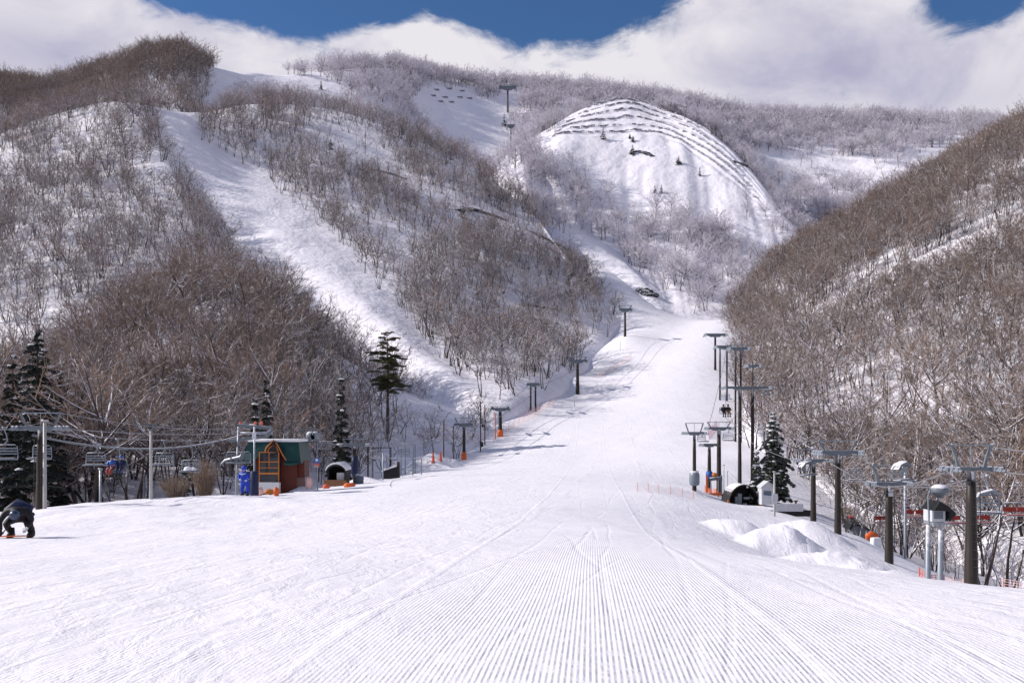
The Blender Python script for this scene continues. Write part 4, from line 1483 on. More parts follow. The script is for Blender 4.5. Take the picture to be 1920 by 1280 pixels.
LG = 'empty chairs of the lift by the snowboarder'
chair(8, 861, 46, 803, 44, 'empty grey chair at the picture edge above the red-orange snowboard', rz=0.15)
chair(76, 860, 51, 806, 38, 'empty grey chair crossing the tower behind the snowboarder', rz=-0.1)
chair(178, 872, 54, 818, 36, 'empty grey chair, the first one along the rope from the snowboarder tower', rz=0.08)
cr_ = chair(220, 884, 56, 824, 34, 'chair carrying two riders in blue jackets')
chair(306, 871, 57, 826, 36, 'empty grey chair just past the lamp post towards the station', rz=-0.1)
chair(357, 884, 58, 826, 34, 'grey chair with a heap of snow on its seat before the blue-suited attendant', rz=0.1)
chair(447, 868, 60, 822, 44, 'grey chair swinging beside the blue-suited attendant', rz=0.3)
m = MB()
m.blob((357 * 0 - 0.1, -0.18, -(884 - 826) * 58 / F + 0.18), (0.34, 0.2, 0.16), 2)
m.blob((0.25, -0.16, -(884 - 826) * 58 / F + 0.16), (0.22, 0.18, 0.14), 3)
sn = tag(m.obj('snow_heap', K_snow, None, True), 'heap of snow lying on the seat of a grey chair', 'snow')
sn.location = pt(357, 826, 58)


def rider(px, seat_py, y, dx, jacket, label, lower=K_navy, helmet=K_navy, face=1, rz=0.0, group=None):
    p = pt(px, seat_py, y) + Vector((dx, -0.10, 0.10))
    t = empty('person', p, label, 'person', group, rz)
    J = [(0, 0, 0.12, 0.15), (0, 0.02, 0.32, 0.165), (0, 0.02, 0.50, 0.175), (0, 0, 0.62, 0.07), (0, -0.01, 0.72, 0.09), (0, -0.01, 0.80, 0.085),
         (-0.21, 0, 0.52, 0.075), (-0.25, -0.10, 0.30, 0.06), (-0.14, -0.28, 0.24, 0.045), (0.21, 0, 0.52, 0.075), (0.25, -0.10, 0.30, 0.06), (0.14, -0.28, 0.24, 0.045),
         (-0.10, -0.20, 0.10, 0.10), (-0.11, -0.44, 0.08, 0.08), (-0.11, -0.46, -0.30, 0.06), (0.10, -0.20, 0.10, 0.10), (0.11, -0.44, 0.08, 0.08), (0.11, -0.46, -0.30, 0.06)]
    B_ = [(0, 1), (1, 2), (2, 3), (3, 4), (4, 5), (2, 6), (6, 7), (7, 8), (2, 9), (9, 10), (10, 11), (0, 12), (12, 13), (13, 14), (0, 15), (15, 16), (16, 17)]
    skin_body('body', J, B_, lower, t, 1)
    m = MB()
    m.rod([(0, 0.03, 0.10), (0, 0.03, 0.22), (0, 0.03, 0.42), (0, 0.02, 0.58), (0, 0.01, 0.64)], [0.17, 0.19, 0.20, 0.18, 0.09], 12)
    for s in (-1, 1):
        m.rod([(0.16 * s, 0.02, 0.55), (0.25 * s, -0.06, 0.40), (0.24 * s, -0.16, 0.29)], [0.09, 0.085, 0.07], 8)
    m.obj('jacket', jacket, t, True)
    m = MB()
    m.lathe([(0.001, 0.14), (0.07, 0.125), (0.118, 0.06), (0.125, 0.0), (0.11, -0.04)], 12, (0, 0, 0.79))
    m.obj('helmet', helmet, t, True)
    m = MB()
    m.blob((0, -0.075, 0.72), (0.07, 0.05, 0.085), 5, 8, 0.02)
    m.obj('face', K_skin, t, True)
    for s in (-1, 1):
        hand(t, (0.14 * s, -0.27, 0.24), (-0.3 * s, -0.8, -0.2), -s, K_black, 0.9)
        m = MB()
        m.rod([(0.11 * s, -0.42, -0.30), (0.11 * s, -0.50, -0.36), (0.11 * s, -0.62, -0.38)], [0.075, 0.085, 0.06], 8)
        m.obj('boot', K_black, t, True)
    return t


rider(220, 884, 56, -0.28, K_signblue, 'seated chairlift rider in a blue jacket and red trousers', K_red)
rider(220, 884, 56, 0.28, K_navy, 'seated chairlift rider in a navy jacket beside the red trousers', K_navy, K_signblue)
# distant riders by the forest edge
chair(1360, 776, 95, 742, 22, 'small distant chair carrying two dark riders above the trapezoid tower', rz=0.2)
rider(1360, 776, 95, -0.22, K_black, 'small distant rider in black over the piste edge', K_black, K_black)
rider(1360, 776, 95, 0.26, K_black, 'small distant rider in black jacket and brown trousers over the piste edge', K_wood, K_black)
chair(1361, 748, 118, 722, 20, 'small blue-grey chair above the two dark riders', K_signblue, rz=0.3)
chair(1366, 826, 84, 800, 20, 'grey chair with a dark backrest hanging beside the trapezoid tower')
chair(1317, 828, 82, 812, 18, 'dark sheaved chair hanging between the padded tower and the low tower', rz=0.4)
chair(1436, 740, 97, 728, 18, 'dark chair at the forest end of the tall portal beam', rz=0.3)
# the red-seated chairs over the hollow
for px, sp_, y, w, rz, lb in ((1717, 969, 61, 46, 0.0, 'red-seated double chair behind the grey cabin'), (1786, 981, 57, 40, 0.2, 'red-seated chair half hidden by the thick tower'), (1838, 980, 57, 40, -0.1, 'red-seated chair just past the thick tower'),
                          (1909, 966, 52, 54, 0.0, 'largest red-seated chair at the picture edge'), (1655, 980, 64, 32, 0.2, 'red-seated chair beside the brown tower'), (1693, 956, 70, 26, -0.2, 'small red-seated chair highest over the hollow')):
    chair(px, sp_, y, 898 + (px - 1600) * 0.025, w, lb, K_red, 'red-seated chairs', rz)
chair(1512, 890, 62, 862, 36, 'snow-covered grey chair hanging beside the slim tower', rz=0.5, hood=True)
chair(1603, 900, 58, 852, 34, 'long-hung grey chair in front of the brush beside the tall framed tower', rz=0.2)
chair(1850, 962, 37, 893, 46, 'blue-grey chair under a snowy pointed hood beside the thick tower', rz=-0.3, hood=True)
chair(1690, 900, 47, 870, 34, 'blue-grey chair with snow hanging at the arm of the brown tower', rz=0.4, hood=True)
chair(1002, 342, 560, 318, 7, 'far dark chair at the bend of the spur', group='far chairs')
chair(608, 842, 84, 828, 26, 'chair hanging at the small sheave frame past the station roof', rz=0.3)
chair(757, 852, 100, 826, 22, 'pale chair hanging above the railings past the snow-roofed hut')
chair(952, 772, 170, 757, 10, 'tiny chair beside the black tower at the net')

# ------------------------------------------------------------------ lamp post and other posts
g = spot(283, 53)
hgt = hz(800, 53) - g.z
t = empty('lamp_post', g, 'pale grey lamp post standing alone before the brown wood', 'lamp post')
m = MB()
m.rod([(0, 0, -0.3), (0, 0, hgt * 0.5), (0, 0, hgt)], [0.10, 0.085, 0.07], 10)
m.obj('post', K_pale, t, True)
m = MB()
m.box((0.02, -0.05, hgt + 0.02), (0.34, 0.22, 0.36), 0.3, 0.75)
m.rod([(0.1, 0, hgt - 0.15), (0.30, 0, hgt - 0.02), (0.26, 0, hgt + 0.2)], 0.03, 6)
lh = m.obj('lamp_head', K_beam, t, False, 0.02)
m = MB()
m.box((0.02, -0.175, hgt + 0.0), (0.22, 0.02, 0.22), 0.3)
m.obj('lens', K_glass, lh)


def post(px, y, top_py, r, mat, label, base_py=None, name='post'):
    g = spot(px, y)
    h = hz(top_py, y) - g.z
    m = MB()
    m.rod([(0, 0, -0.4), (0, 0, h)], [r, r * 0.85], 8)
    m.box((0, 0, h + r * 0.5), (r * 2.6, r * 2.6, r))
    o = tag(m.obj(name, mat, None, True), label, 'post')
    o.location = g
    return o


post(84, 46, 790, 0.10, K_pale, 'pale slim post close beside the tower behind the snowboarder')
o = post(188, 64, 880, 0.09, K_steel, 'grey post below the first empty chair')
post(901, 150, 753, 0.10, K_cbark, 'thin dark post between the red markers and the black tower')
post(909, 158, 760, 0.10, K_cbark, 'thin dark post standing closest to the black tower')
post(929, 163, 775, 0.08, K_rednet, 'thin red post at the start of the pink net')
post(1357, 84, 872, 0.06, K_steel, 'slim pole with a small lamp beside the arched shelter')
post(1364, 83, 884, 0.05, K_pale, 'thin stake between the slim lamp pole and the arched shelter')
post(1452, 68, 885, 0.085, K_pale, 'upright pole in front of the snowy spruce')
post(1697, 60, 880, 0.10, K_steel, 'snow-flecked grey post behind the grey cabin')
post(1741, 70, 960, 0.10, K_steel, 'grey post rising from the hollow behind the thick tower')
post(1492, 74, 940, 0.10, K_cbark, 'short dark post at the end of the board wall')
post(1077, 200, 752, 0.045, K_cbark, 'thin stake on the piste below the long-shadow tower')
post(1163, 280, 640, 0.05, K_cbark, 'thin stake on the snow below the lone tower')

# ------------------------------------------------------------------ the lift station
g = spot(514, 66)
k = 66 / F
zb = hz(921, 66)
t = empty('lift_station', (g.x, g.y, zb), 'small lift station with a green roof, orange window frame and red-brown boards', 'building')
S = lambda px: (px - 514) * k
Zp = lambda py: (921 - py) * k
m = MB()
m.box((S(517), 1.45, Zp(885)), (S(556) - S(478), 2.6, Zp(836) - Zp(934)))
m.obj('wall', K_maroon, t, False, 0.02)
m = MB()
m.box((S(560), 1.2, Zp(880)), (S(568) - S(551), 1.6, Zp(862) - Zp(893)))
m.obj('side_box', K_maroon, t, False, 0.02)
m = MB()
zt, ze = Zp(828), Zp(866)
prof = [(S(456), ze), (S(459), Zp(840)), (S(468), zt), (S(560), zt), (S(568), Zp(836)), (S(566), Zp(864))]
for y0, y1 in ((-0.25, 3.1),):
    pass
# mansard: steep sheets on four sides under a flat top, the front cut away round the gable
oX0, oX1, iX0, iX1 = S(457), S(567), S(466), S(560)
oY0, oY1, iY0, iY1 = -0.45, 3.2, -0.05, 2.8


def quad(mb, *p):
    b = len(mb.v)
    mb.v += [Vector(q) for q in p]
    mb.f.append(tuple(range(b, b + len(p))))


def sheet(mb, a, b, c, d, th=0.05):
    a, b, c, d = map(Vector, (a, b, c, d))
    n = (b - a).cross(d - a).normalized() * th
    i = len(mb.v)
    mb.v += [a, b, c, d, a - n, b - n, c - n, d - n]
    for q in ((0, 1, 2, 3), (7, 6, 5, 4), (0, 4, 5, 1), (1, 5, 6, 2), (2, 6, 7, 3), (3, 7, 4, 0)):
        mb.f.append(tuple(i + j for j in q))


sheet(m, (oX0, oY0, Zp(866)), (S(486), oY0, Zp(858)), (S(497), iY0, zt), (iX0, iY0, zt))
sheet(m, (S(536), oY0, Zp(864)), (oX1, oY0, Zp(868)), (iX1, iY0, zt), (S(528), iY0, zt))
sheet(m, (S(486), oY0 + 0.02, Zp(846)), (S(536), oY0 + 0.02, Zp(846)), (S(528), iY0, zt), (S(497), iY0, zt))
sheet(m, (oX1, oY0, Zp(868)), (oX1, oY1, Zp(866)), (iX1, iY1, zt), (iX1, iY0, zt))
sheet(m, (oX0, oY1, Zp(866)), (oX0, oY0, Zp(866)), (iX0, iY0, zt), (iX0, iY1, zt))
sheet(m, (oX1, oY1, Zp(866)), (oX0, oY1, Zp(866)), (iX0, iY1, zt), (iX1, iY1, zt))
rf = m.obj('roof', K_green, t)
m = MB()
m.box(((iX0 + iX1) / 2, (iY0 + iY1) / 2, zt + 0.09), (iX1 - iX0 + 0.1, iY1 - iY0 + 0.1, 0.2))
m.obj('roof_snow', K_snow, rf, True, 0.07)
m = MB()      # curled eave over the side wall
m.rod([(S(536), oY0 - 0.05, Zp(868)), (S(548), oY0 - 0.10, Zp(869)), (S(563), oY0 - 0.05, Zp(867))], [0.10, 0.14, 0.08], 8)
m.obj('eave', K_green, rf, True)
# gable with orange arch
yf = -0.62
m = MB()
ap = [(S(501), Zp(846)), (S(504), Zp(838)), (S(511), Zp(831)), (S(517), Zp(824)), (S(523), Zp(831)), (S(528), Zp(840)), (S(534), Zp(852)), (S(541), Zp(862))]
m.rod([(x, yf, z) for x, z in ap], [0.045, 0.05, 0.055, 0.05, 0.055, 0.05, 0.045, 0.03], 6)
ap2 = [(S(506), Zp(846)), (S(509), Zp(839)), (S(517), Zp(833)), (S(523), Zp(838)), (S(526), Zp(846))]
m.rod([(x, yf + 0.02, z) for x, z in ap2], 0.035, 6)
m.obj('arch', K_frame, t, True)
m = MB()
m.prism([(S(503), Zp(846)), (S(505), Zp(839)), (S(517), Zp(826)), (S(527), Zp(840)), (S(531), Zp(848))], yf + 0.06, -0.1)
m.obj('gable', K_roofdark, t)
# glazed bay
m = MB()
m.box((S(508), -0.20, Zp(876)), (S(526) - S(490), 0.55, Zp(847) - Zp(906)))
gl = m.obj('window', K_glass, t)
m = MB()
X0, X1 = S(490), S(526)
for x in (X0, X1):
    m.bar((x, -0.5, Zp(847)), (x, -0.5, Zp(906)), 0.07)
m.bar(((X0 + X1) / 2, -0.5, Zp(847)), ((X0 + X1) / 2, -0.5, Zp(876)), 0.05)
for py, w in ((847, 0.07), (865, 0.07), (876, 0.05), (886.5, 0.14)):
    m.bar((X0, -0.51, Zp(py)), (X1, -0.51, Zp(py)), 0.06, w)
m.obj('frame', K_frame, gl)
m = MB()
m.box((S(507), -0.55, Zp(913)), (S(528) - S(485), 0.5, Zp(905) - Zp(925)))
m.obj('plinth', K_white, t, False, 0.03)

# snow-laden station frame with its bull wheel, over the attendant
g = spot(447, 60)
z0 = g.z
t = empty('station_frame', g, 'snow-laden steel frame with a bull wheel above the attendant and the station', 'lift frame')
kk = 60 / F
X = lambda px: (px - 447) * kk
Z = lambda py: hz(py, 60) - z0
for px, pw, yy in ((447, 796, 0),):
    m = MB()
    m.rod([(X(px) - (0.18 if px == 447 else 0), yy, -0.4), (X(px), yy, Z(pw))], [0.07, 0.055], 8)
    m.obj('post', K_steel, t, True)
for (a, b, c, d) in ((445, 797, 506, 803), (430, 826, 498, 818), (498, 818, 506, 803)):
    m = MB()
    m.bar((X(a), 0.1, Z(b)), (X(c), 0.4, Z(d)), 0.35, 0.22)
    m.obj('beam', K_beam, t, False, 0.03)
m = MB()
m.lathe([(0.1, -0.05), (0.95, -0.05), (1.05, -0.08), (1.05, 0.08), (0.95, 0.05), (0.1, 0.05)], 24, (X(476), 0.6, Z(812)))
m.obj('bull_wheel', K_steel, t, True)
for px in (450, 478, 490):
    m = MB()
    m.blob((X(px), 0.1, Z(793)), (0.10, 0.09, 0.12), px)
    m.obj('lamp', K_rednet, t, True)
m = MB()
m.rod([(X(414), -0.2, Z(872)), (X(424), -0.2, Z(862)), (X(452), -0.2, Z(856)), (X(457), -0.2, Z(846))], [0.05, 0.08, 0.10, 0.09], 8)
m.obj('rail', K_chair, t, True)

g = spot(586, 70)
t = empty('sheave_frame', g, 'small frame of sheaves standing past the station roof', 'lift frame')
kk = 70 / F
z0 = g.z
X = lambda px: (px - 586) * kk
Z = lambda py: hz(py, 70) - z0
m = MB()
for px in (574, 594):
    m.rod([(X(px), 0.2, -0.4), (X(px), 0.2, Z(812))], 0.05, 6)
m.obj('post', K_steel, t)
m = MB()
m.bar((X(560), 0, Z(806)), (X(594), 0, Z(804)), 0.2, 0.12)
m.bar((X(560), 0, Z(828)), (X(598), 0, Z(828)), 0.2, 0.14)
m.obj('beam', K_beam, t)
for px in (583, 592):
    m = MB()
    m.lathe([(0.05, -0.05), (0.36, -0.05), (0.36, 0.05), (0.05, 0.05)], 16, (X(px), -0.15, Z(817)), 'Y')
    m.obj('sheave', K_steel, t, True)

# snow-roofed hut
g = spot(630, 78)
t = empty('hut', g, 'low dark hut under a rounded roof of snow', 'hut')
kk = 78 / F
z0 = g.z
X = lambda px: (px - 630) * kk
Z = lambda py: hz(py, 78) - z0
m = MB()
m.lathe([(22 * kk, 0), (21.5 * kk, 0.12)], 4, (0, 0, 0))
m = MB()
arc = [(X(631) + 19 * kk * math.cos(math.pi * i / 12), Z(887) + 17 * kk * math.sin(math.pi * i / 12)) for i in range(13)]
arc_in = [(x * 0.93 + X(631) * 0.07, (z - Z(887)) * 0.80 + Z(887)) for x, z in arc]
m.prism(arc + arc_in[::-1], -0.3, 2.2)
rf = m.obj('roof', K_dark, t)
m = MB()
a2 = [(x * 1.03, z + 0.02) for x, z in arc[1:-1]]
a3 = [(x * 1.06, z + 0.16) for x, z in arc[1:-1]]
m.prism(a2 + a3[::-1], -0.4, 2.25)
m.obj('roof_snow', K_snow, rf, False, 0.05)
m = MB()
m.box((0, 1.9, Z(893)), (34 * kk, 0.15, Z(873) - Z(915)))
m.box((X(615), 0.9, Z(893)), (0.12, 1.9, Z(884) - Z(915)))
m.box((X(647), 0.9, Z(893)), (0.12, 1.9, Z(884) - Z(915)))
m.obj('wall', K_dark, t)
m = MB()
m.box((X(638), 0.6, Z(895)), (16 * kk, 0.6, 18 * kk))
m.obj('counter', K_white, t, False, 0.03)
m = MB()
m.box((0, -0.35, Z(905)), (42 * kk, 0.2, 12 * kk))
m.obj('ledge', K_wood, t, False, 0.02)


def lump(name, cat, px, y, w, h, d, mat, label, seed=1, lift=0.0):
    g = spot(px, y)
    m = MB()
    m.blob((0, 0, h * 0.35), (w / 2, d / 2, h * 0.65), seed, 10, 0.12)
    o = tag(m.obj(name, mat, None, True), label, cat)
    o.location = g + Vector((0, 0, lift))
    return o


def upright(name, px, y, top, label, mat):
    """A knee-high marker: cone on a flat base."""
    g = spot(px, y)
    h = hz(top, y) - g.z
    m = MB()
    m.lathe([(0.30, 0), (0.30, 0.06), (0.22, 0.07), (0.07, h), (0.0, h)], 10)
    o = tag(m.obj(name, mat, None, True), label, 'marker')
    o.location = g
    return o


upright('marker_cone', 812, 118, 846, 'red marker cone on the snow bank, farther from the covered heap', K_rednet)
upright('marker_cone', 826, 119, 846, 'red marker cone on the snow bank, the one nearer the dark covered heap', K_rednet)
lump('covered_heap', 'heap', 844, 127, 2.0, 0.75, 1.2, K_black, 'low black covered heap on the snow behind the red cones', 4)
lump('orange_bag', 'bag', 652, 72, 0.75, 0.35, 0.4, K_orange, 'orange bag lying on the snow before the snow-roofed hut', 5)
lump('orange_bag', 'bag', 660, 72.5, 0.55, 0.32, 0.4, K_rednet, 'red-orange bag lying against the wrapped tower foot', 6)
lump('orange_buoy', 'buoy', 518, 59, 0.42, 0.5, 0.4, K_orange, 'round orange buoy in front of the orange window', 7, 0.12)
lump('orange_crate', 'pile', 505, 60.5, 0.75, 0.3, 0.4, K_frame, 'flat yellow-orange bundle beside the round orange buoy', 8, 0.12)
lump('orange_net_roll', 'net', 488, 60, 0.45, 0.5, 0.4, K_pinknet, 'faded orange net rolled up beside the padded post', 9, 0.1)
lump('orange_net_roll', 'net', 580, 66, 0.5, 0.75, 0.4, K_pinknet, 'faded pink net roll under the round blue sign', 10, 0.1)
lump('green_box', 'box', 903, 154, 0.7, 0.8, 0.5, K_needle, 'small dark green box on a post between the towers', 12, 0.4)

# round sign
g = spot(594, 66)
t = empty('sign', g, 'round blue sign with a white centre over a red and white plate', 'sign')
kk = 66 / F
Z = lambda py: hz(py, 66) - g.z
m = MB()
m.rod([(0.05, 0.05, -0.3), (0.05, 0.05, Z(860))], 0.04, 6)
m.obj('post', K_steel, t)
m = MB()
m.lathe([(0.0, -0.02), (0.22, -0.02), (0.22, 0.02), (0.0, 0.02)], 18, (0, -0.02, Z(863)), 'Y')
f_ = m.obj('disc', K_signblue, t)
m = MB()
m.lathe([(0.0, -0.005), (0.11, -0.005), (0.11, 0.005), (0.0, 0.005)], 16, (0, -0.05, Z(862)), 'Y')
m.obj('symbol', K_white, f_)
m = MB()
m.box((0, -0.02, Z(870)), (0.40, 0.03, 0.13))
m.box((0, -0.025, Z(874)), (0.40, 0.02, 0.07))
m.obj('plate', K_rednet, t)
m = MB()
m.box((0, -0.05, Z(874)), (0.30, 0.012, 0.05))
m.obj('white_band', K_white, t)

# dark bin with a snow lid and railings past it
g = spot(735, 92)
t = empty('bin', g, 'dark slope-topped bin with a lid of snow', 'bin')
m = MB()
m.prism([(-0.95, 0), (0.75, 0), (0.75, 1.30), (-0.95, 0.75)], -0.5, 0.6)
m.obj('body', K_black, t, False, 0.03)
m = MB()
m.prism([(-1.0, 0.76), (0.55, 1.26), (0.55, 1.44), (-0.9, 0.98)], -0.55, 0.65)
m.obj('snow_lid', K_snow, t, False, 0.06)
m = MB()
m.box((0.66, 0, 0.85), (0.22, 0.7, 1.7))
m.obj('side_post', K_cbark, t, False, 0.02)


def railing(pxs, y, top, label, mat=K_steel, rails=(0.5, 0.95), r=0.055, name='railing', diag=False):
    g = spot(pxs[0], y)
    t = empty(name, g, label, 'railing')
    pts = [spot(p, y) for p in pts_] if False else [spot(p, y) for p in pxs]
    for p in pts:
        h = hz(top, y) - p.z
        m = MB()
        m.rod([p - g - Vector((0, 0, 0.3)), p - g + Vector((0, 0, h))], r, 6)
        m.obj('post', mat, t)
    for f in rails:
        m = MB()
        m.rod([p - g + Vector((0, 0, (hz(top, y) - p.z) * f)) for p in pts], r * 0.8, 6)
        m.obj('rail', mat, t)
    return t


railing([697, 725, 745, 774, 790], 96, 858, 'grey steel railing behind the slope-topped bin', K_steel, (0.35, 0.97))
railing([699, 731, 733], 104, 838, 'taller dark railing posts beside the pale hanging chair', K_cbark, (0.98,))
post(690, 88, 838, 0.09, K_cbark, 'dark post just past the snow-roofed hut')
post(718, 90, 850, 0.07, K_steel, 'grey post directly behind the slope-topped bin')
post(832, 121, 790, 0.09, K_cbark, 'dark post rising behind the two red marker cones')
post(850, 126, 800, 0.08, K_cbark, 'dark post rising behind the black covered heap')
chair(705, 858, 92, 834, 22, 'grey chair hanging low between the snow-roofed hut and the bin', rz=0.2)
chair(802, 836, 118, 814, 16, 'small grey chair hanging above the snow bank before the red cones', rz=-0.2)
lump('blue_tarp', 'tarp', 672, 80, 1.0, 0.9, 0.6, K_beam, 'grey-blue tarpaulin heap beside the wrapped tower foot', 21)
lump('red_bag', 'bag', 612, 71, 0.6, 0.35, 0.4, K_rednet, 'small red bag lying between the sign and the snow-roofed hut', 22)
railing([752, 760, 776, 779], 108, 832, 'open steel gate frame behind the railing, below the pale chair', K_steel, (0.55, 0.98))

# ------------------------------------------------------------------ nets
def net(line, h, label, mat, step=0.35, r=0.022, posts=6, lean=0.0, name='safety_net'):
    """line: (px, depth) points along the foot."""
    ground = []
    for (a, ya), (b, yb) in zip(line, line[1:]):
        A, B = spot(a, ya), spot(b, yb)
        n = max(2, int((B - A).length / step))
        for i in range(n):
            q = A.lerp(B, i / n)
            ground.append(Vector((q.x, q.y, drop(q.x, q.y) + 0.02)))
    ground.append(spot(*line[-1]))
    g = ground[0]
    t = empty(name, g, label, 'safety net')
    m = MB()
    hh = [h * (0.88 + 0.12 * math.cos(i * 0.9)) for i in range(len(ground))]
    rows = 6
    for j in range(rows + 1):
        m.rod([p - g + Vector((lean * j / rows, 0, hh[i] * j / rows)) for i, p in enumerate(ground)], r, 3)
    for i, p in enumerate(ground):
        m.rod([p - g, p - g + Vector((lean, 0, hh[i]))], r, 3)
    m.obj('mesh', mat, t)
    for i in range(0, len(ground), posts):
        m = MB()
        p = ground[i] - g
        m.rod([p - Vector((0, 0, 0.2)), p + Vector((lean, 0, h * 1.12))], 0.03, 5)
        m.obj('stake', mat, t)
    return t


net([(944, 167), (985, 178), (1010, 188)], 1.6, 'faded pink safety net from the black tower up to the two-legged tower', K_pinknet, 0.45, 0.013)
net([(1010, 189), (1040, 202)], 1.4, 'faded pink safety net above the two-legged tower', K_pinknet, 0.5, 0.013)
net([(1120, 243), (1150, 256), (1185, 270)], 1.3, 'distant pink safety net on the lip of the steep piste', K_pinknet, 0.6, 0.014)
net([(1724, 39.5), (1740, 39), (1762, 39)], 0.62, 'red-orange safety net round the stilts of the grey cabin', K_rednet, 0.16, 0.016, 3)
net([(1770, 38), (1800, 36.5), (1812, 36)], 0.55, 'thin pale net between the grey cabin and the thick tower', K_pinknet, 0.3, 0.008, 3)
net([(1195, 63), (1235, 64), (1300, 66)], 0.55, 'thin red rope fence on stakes across the lower piste', K_pinknet, 0.9, 0.006, 1)
net([(1330, 150), (1347, 165)], 1.5, 'faded purple-pink net hanging at the upper forest edge of the piste', plain('purple_net', (0.50, 0.36, 0.42), 0.7), 0.4, 0.02, 4, -0.3)
net([(1322, 84), (1345, 83), (1352, 83)], 0.55, 'orange net at the foot of the loading gate', K_orange, 0.14, 0.02, 4)
net([(1880, 30), (1960, 29)], 0.5, 'pale rope net at the picture edge beyond the thick tower', K_pinknet, 0.4, 0.008, 2)

# loading gate by the arched shelter
g = spot(1338, 82)
t = empty('loading_gate', g, 'orange and white loading gate with a blue-grey roller at the lift boarding place', 'gate')
kk = 82 / F
for px, w, h, mt in ((1325, 0.14, 1.9, K_orange), (1333, 0.09, 1.5, K_white), (1347, 0.09, 1.7, K_pale), (1353, 0.12, 1.9, K_steel)):
    m = MB()
    m.box(((px - 1338) * kk, 0, h / 2 - 0.1), (w, w, h))
    m.obj('post', mt, t, False, 0.01)
m = MB()
m.rod([((1330 - 1338) * kk, -0.1, 1.45), ((1352 - 1338) * kk, -0.1, 1.55)], 0.16, 10)
m.obj('roller', K_beam, t, True)
m = MB()
m.blob(((1340 - 1338) * kk, -0.1, 1.85), (0.26, 0.18, 0.2), 3)
m.obj('cushion', K_frame, t, True)
m = MB()
m.box((0, -0.2, 0.10), (1.25, 0.1, 0.22))
m.obj('kick_board', K_orange, t, False, 0.01)

# arched shelter
g = spot(1395, 77)
kk = 77 / F
z0 = hz(948, 77)
t = empty('arched_shelter', (g.x, g.y, z0), 'dark half-round shelter with an open front beside the white booth', 'shelter')
Rr = 30 * kk
arc = [(Rr * math.cos(math.pi * i / 18), 40 * kk * math.sin(math.pi * i / 18)) for i in range(19)]
arc_in = [(x * 0.95, z * 0.95) for x, z in arc]
m = MB()
m.prism(arc + arc_in[::-1], 0, 2.6)
sh = m.obj('shell', K_dark, t)
m = MB()
m.rod([(x * 0.985, -0.03, z * 0.985) for x, z in arc], 0.05, 6)
m.obj('rim', K_cbark, t, True)
m = MB()
m.prism(arc_in, 2.3, 2.5)
m.obj('back_wall', K_roofdark, t)
m = MB()
m.box((-0.25, 0.6, 0.5), (0.35, 0.4, 1.0))
m.box((0.35, 0.6, 0.62), (0.5, 0.4, 0.18))
m.box((-0.55, 0.5, 0.40), (0.22, 0.3, 0.7))
m.obj('machine', K_beam, t, False, 0.02)
for s in (-1, 1):
    m = MB()
    m.box((s * Rr * 0.98, -0.05, 0.22), (0.16, 0.16, 0.55))
    m.obj('side_post', K_frame, t, False, 0.02)
m = MB()
m.lathe([(0, -0.01), (0.09, -0.01), (0.09, 0.01), (0, 0.01)], 12, (0.28, -0.02, Rr * 1.18), 'Y')
m.obj('lamp', K_white, t)

# white booth
g = spot(1440, 76)
kk = 76 / F
z0 = hz(946, 76)
t = empty('booth', (g.x, g.y, z0), 'small pale booth with a pitched roof between the arched shelter and the snowy spruce', 'booth')
W = 24 * kk
m = MB()
m.box((0, 0.6, 0.72), (W, 1.2, 1.44))
m.obj('wall', K_white, t, False, 0.02)
m = MB()
m.prism([(-W * 0.56, 1.40), (0, 1.86), (W * 0.56, 1.40), (W * 0.56, 1.50), (0, 1.98), (-W * 0.56, 1.50)], -0.1, 1.3)
m.prism([(-W * 0.48, 1.43), (W * 0.48, 1.43), (0, 1.84)], 0.02, 1.2)
m.obj('roof', K_white, t)
m = MB()
m.box((-0.05, -0.015, 1.0), (W * 0.6, 0.03, 0.35))
wn = m.obj('window', K_beam, t)
m = MB()
m.bar((-0.35, -0.05, 0.86), (0.25, -0.05, 0.80), 0.03, 0.05)
m.obj('sill', K_signblue, wn)

# board on the pole, board wall
g = spot(1452, 68)
m = MB()
m.prism([(-0.17, 0.0), (0.17, 0.08), (0.24, 0.45), (0.20, 0.80), (-0.16, 0.80), (-0.24, 0.40)], -0.02, 0.02)
o = tag(m.obj('board', K_white, None, False, 0.008), 'blank pale board hung on the pole before the snowy spruce', 'board')
o.location = (g.x, g.y - 0.13, hz(945, 68))
m = MB()
g = spot(1478, 73)
t = empty('board_wall', g, 'low wall of white boards on a dark base below the snowy spruce', 'wall')
m.box((0, 0, 0.55), (2.4, 0.08, 0.62))
m.obj('boards', K_white, t, False, 0.01)
m = MB()
m.box((0.3, 0.06, 0.08), (3.6, 0.10, 0.5))
m.obj('base', K_roofdark, t)
# dark sloping hut with red top
g = spot(1606, 60)
t = empty('lean_to', g, 'small black lean-to with a sloping roof and a red box on top', 'hut')
m = MB()
m.prism([(-0.65, 0.55), (-0.25, 1.25), (0.75, 0.50), (0.70, 0.38), (-0.2, 0.95), (-0.5, 0.45)], -0.4, 0.8)
m.obj('roof', K_roofdark, t, False, 0.02)
m = MB()
m.box((0.15, 0.3, 0.25), (0.8, 0.7, 0.9))
m.obj('wall', K_beam, t, False, 0.02)
m = MB()
m.box((-0.28, 0.1, 1.30), (0.34, 0.3, 0.22))
m.obj('red_box', K_red, t, False, 0.03)
m = MB()
m.box((0, 0, 0.2), (0.62, 0.45, 0.62), 0.2, 0.92)
o = tag(m.obj('snow_block', K_snow, None, False, 0.08), 'pale block of snow beside the brown tower', 'snow block')
o.location = spot(1642, 57)
lump('orange_tank', 'tank', 1634, 61, 0.9, 0.5, 0.4, K_orange, 'orange tank lying behind the brown tower', 15, 0.35)

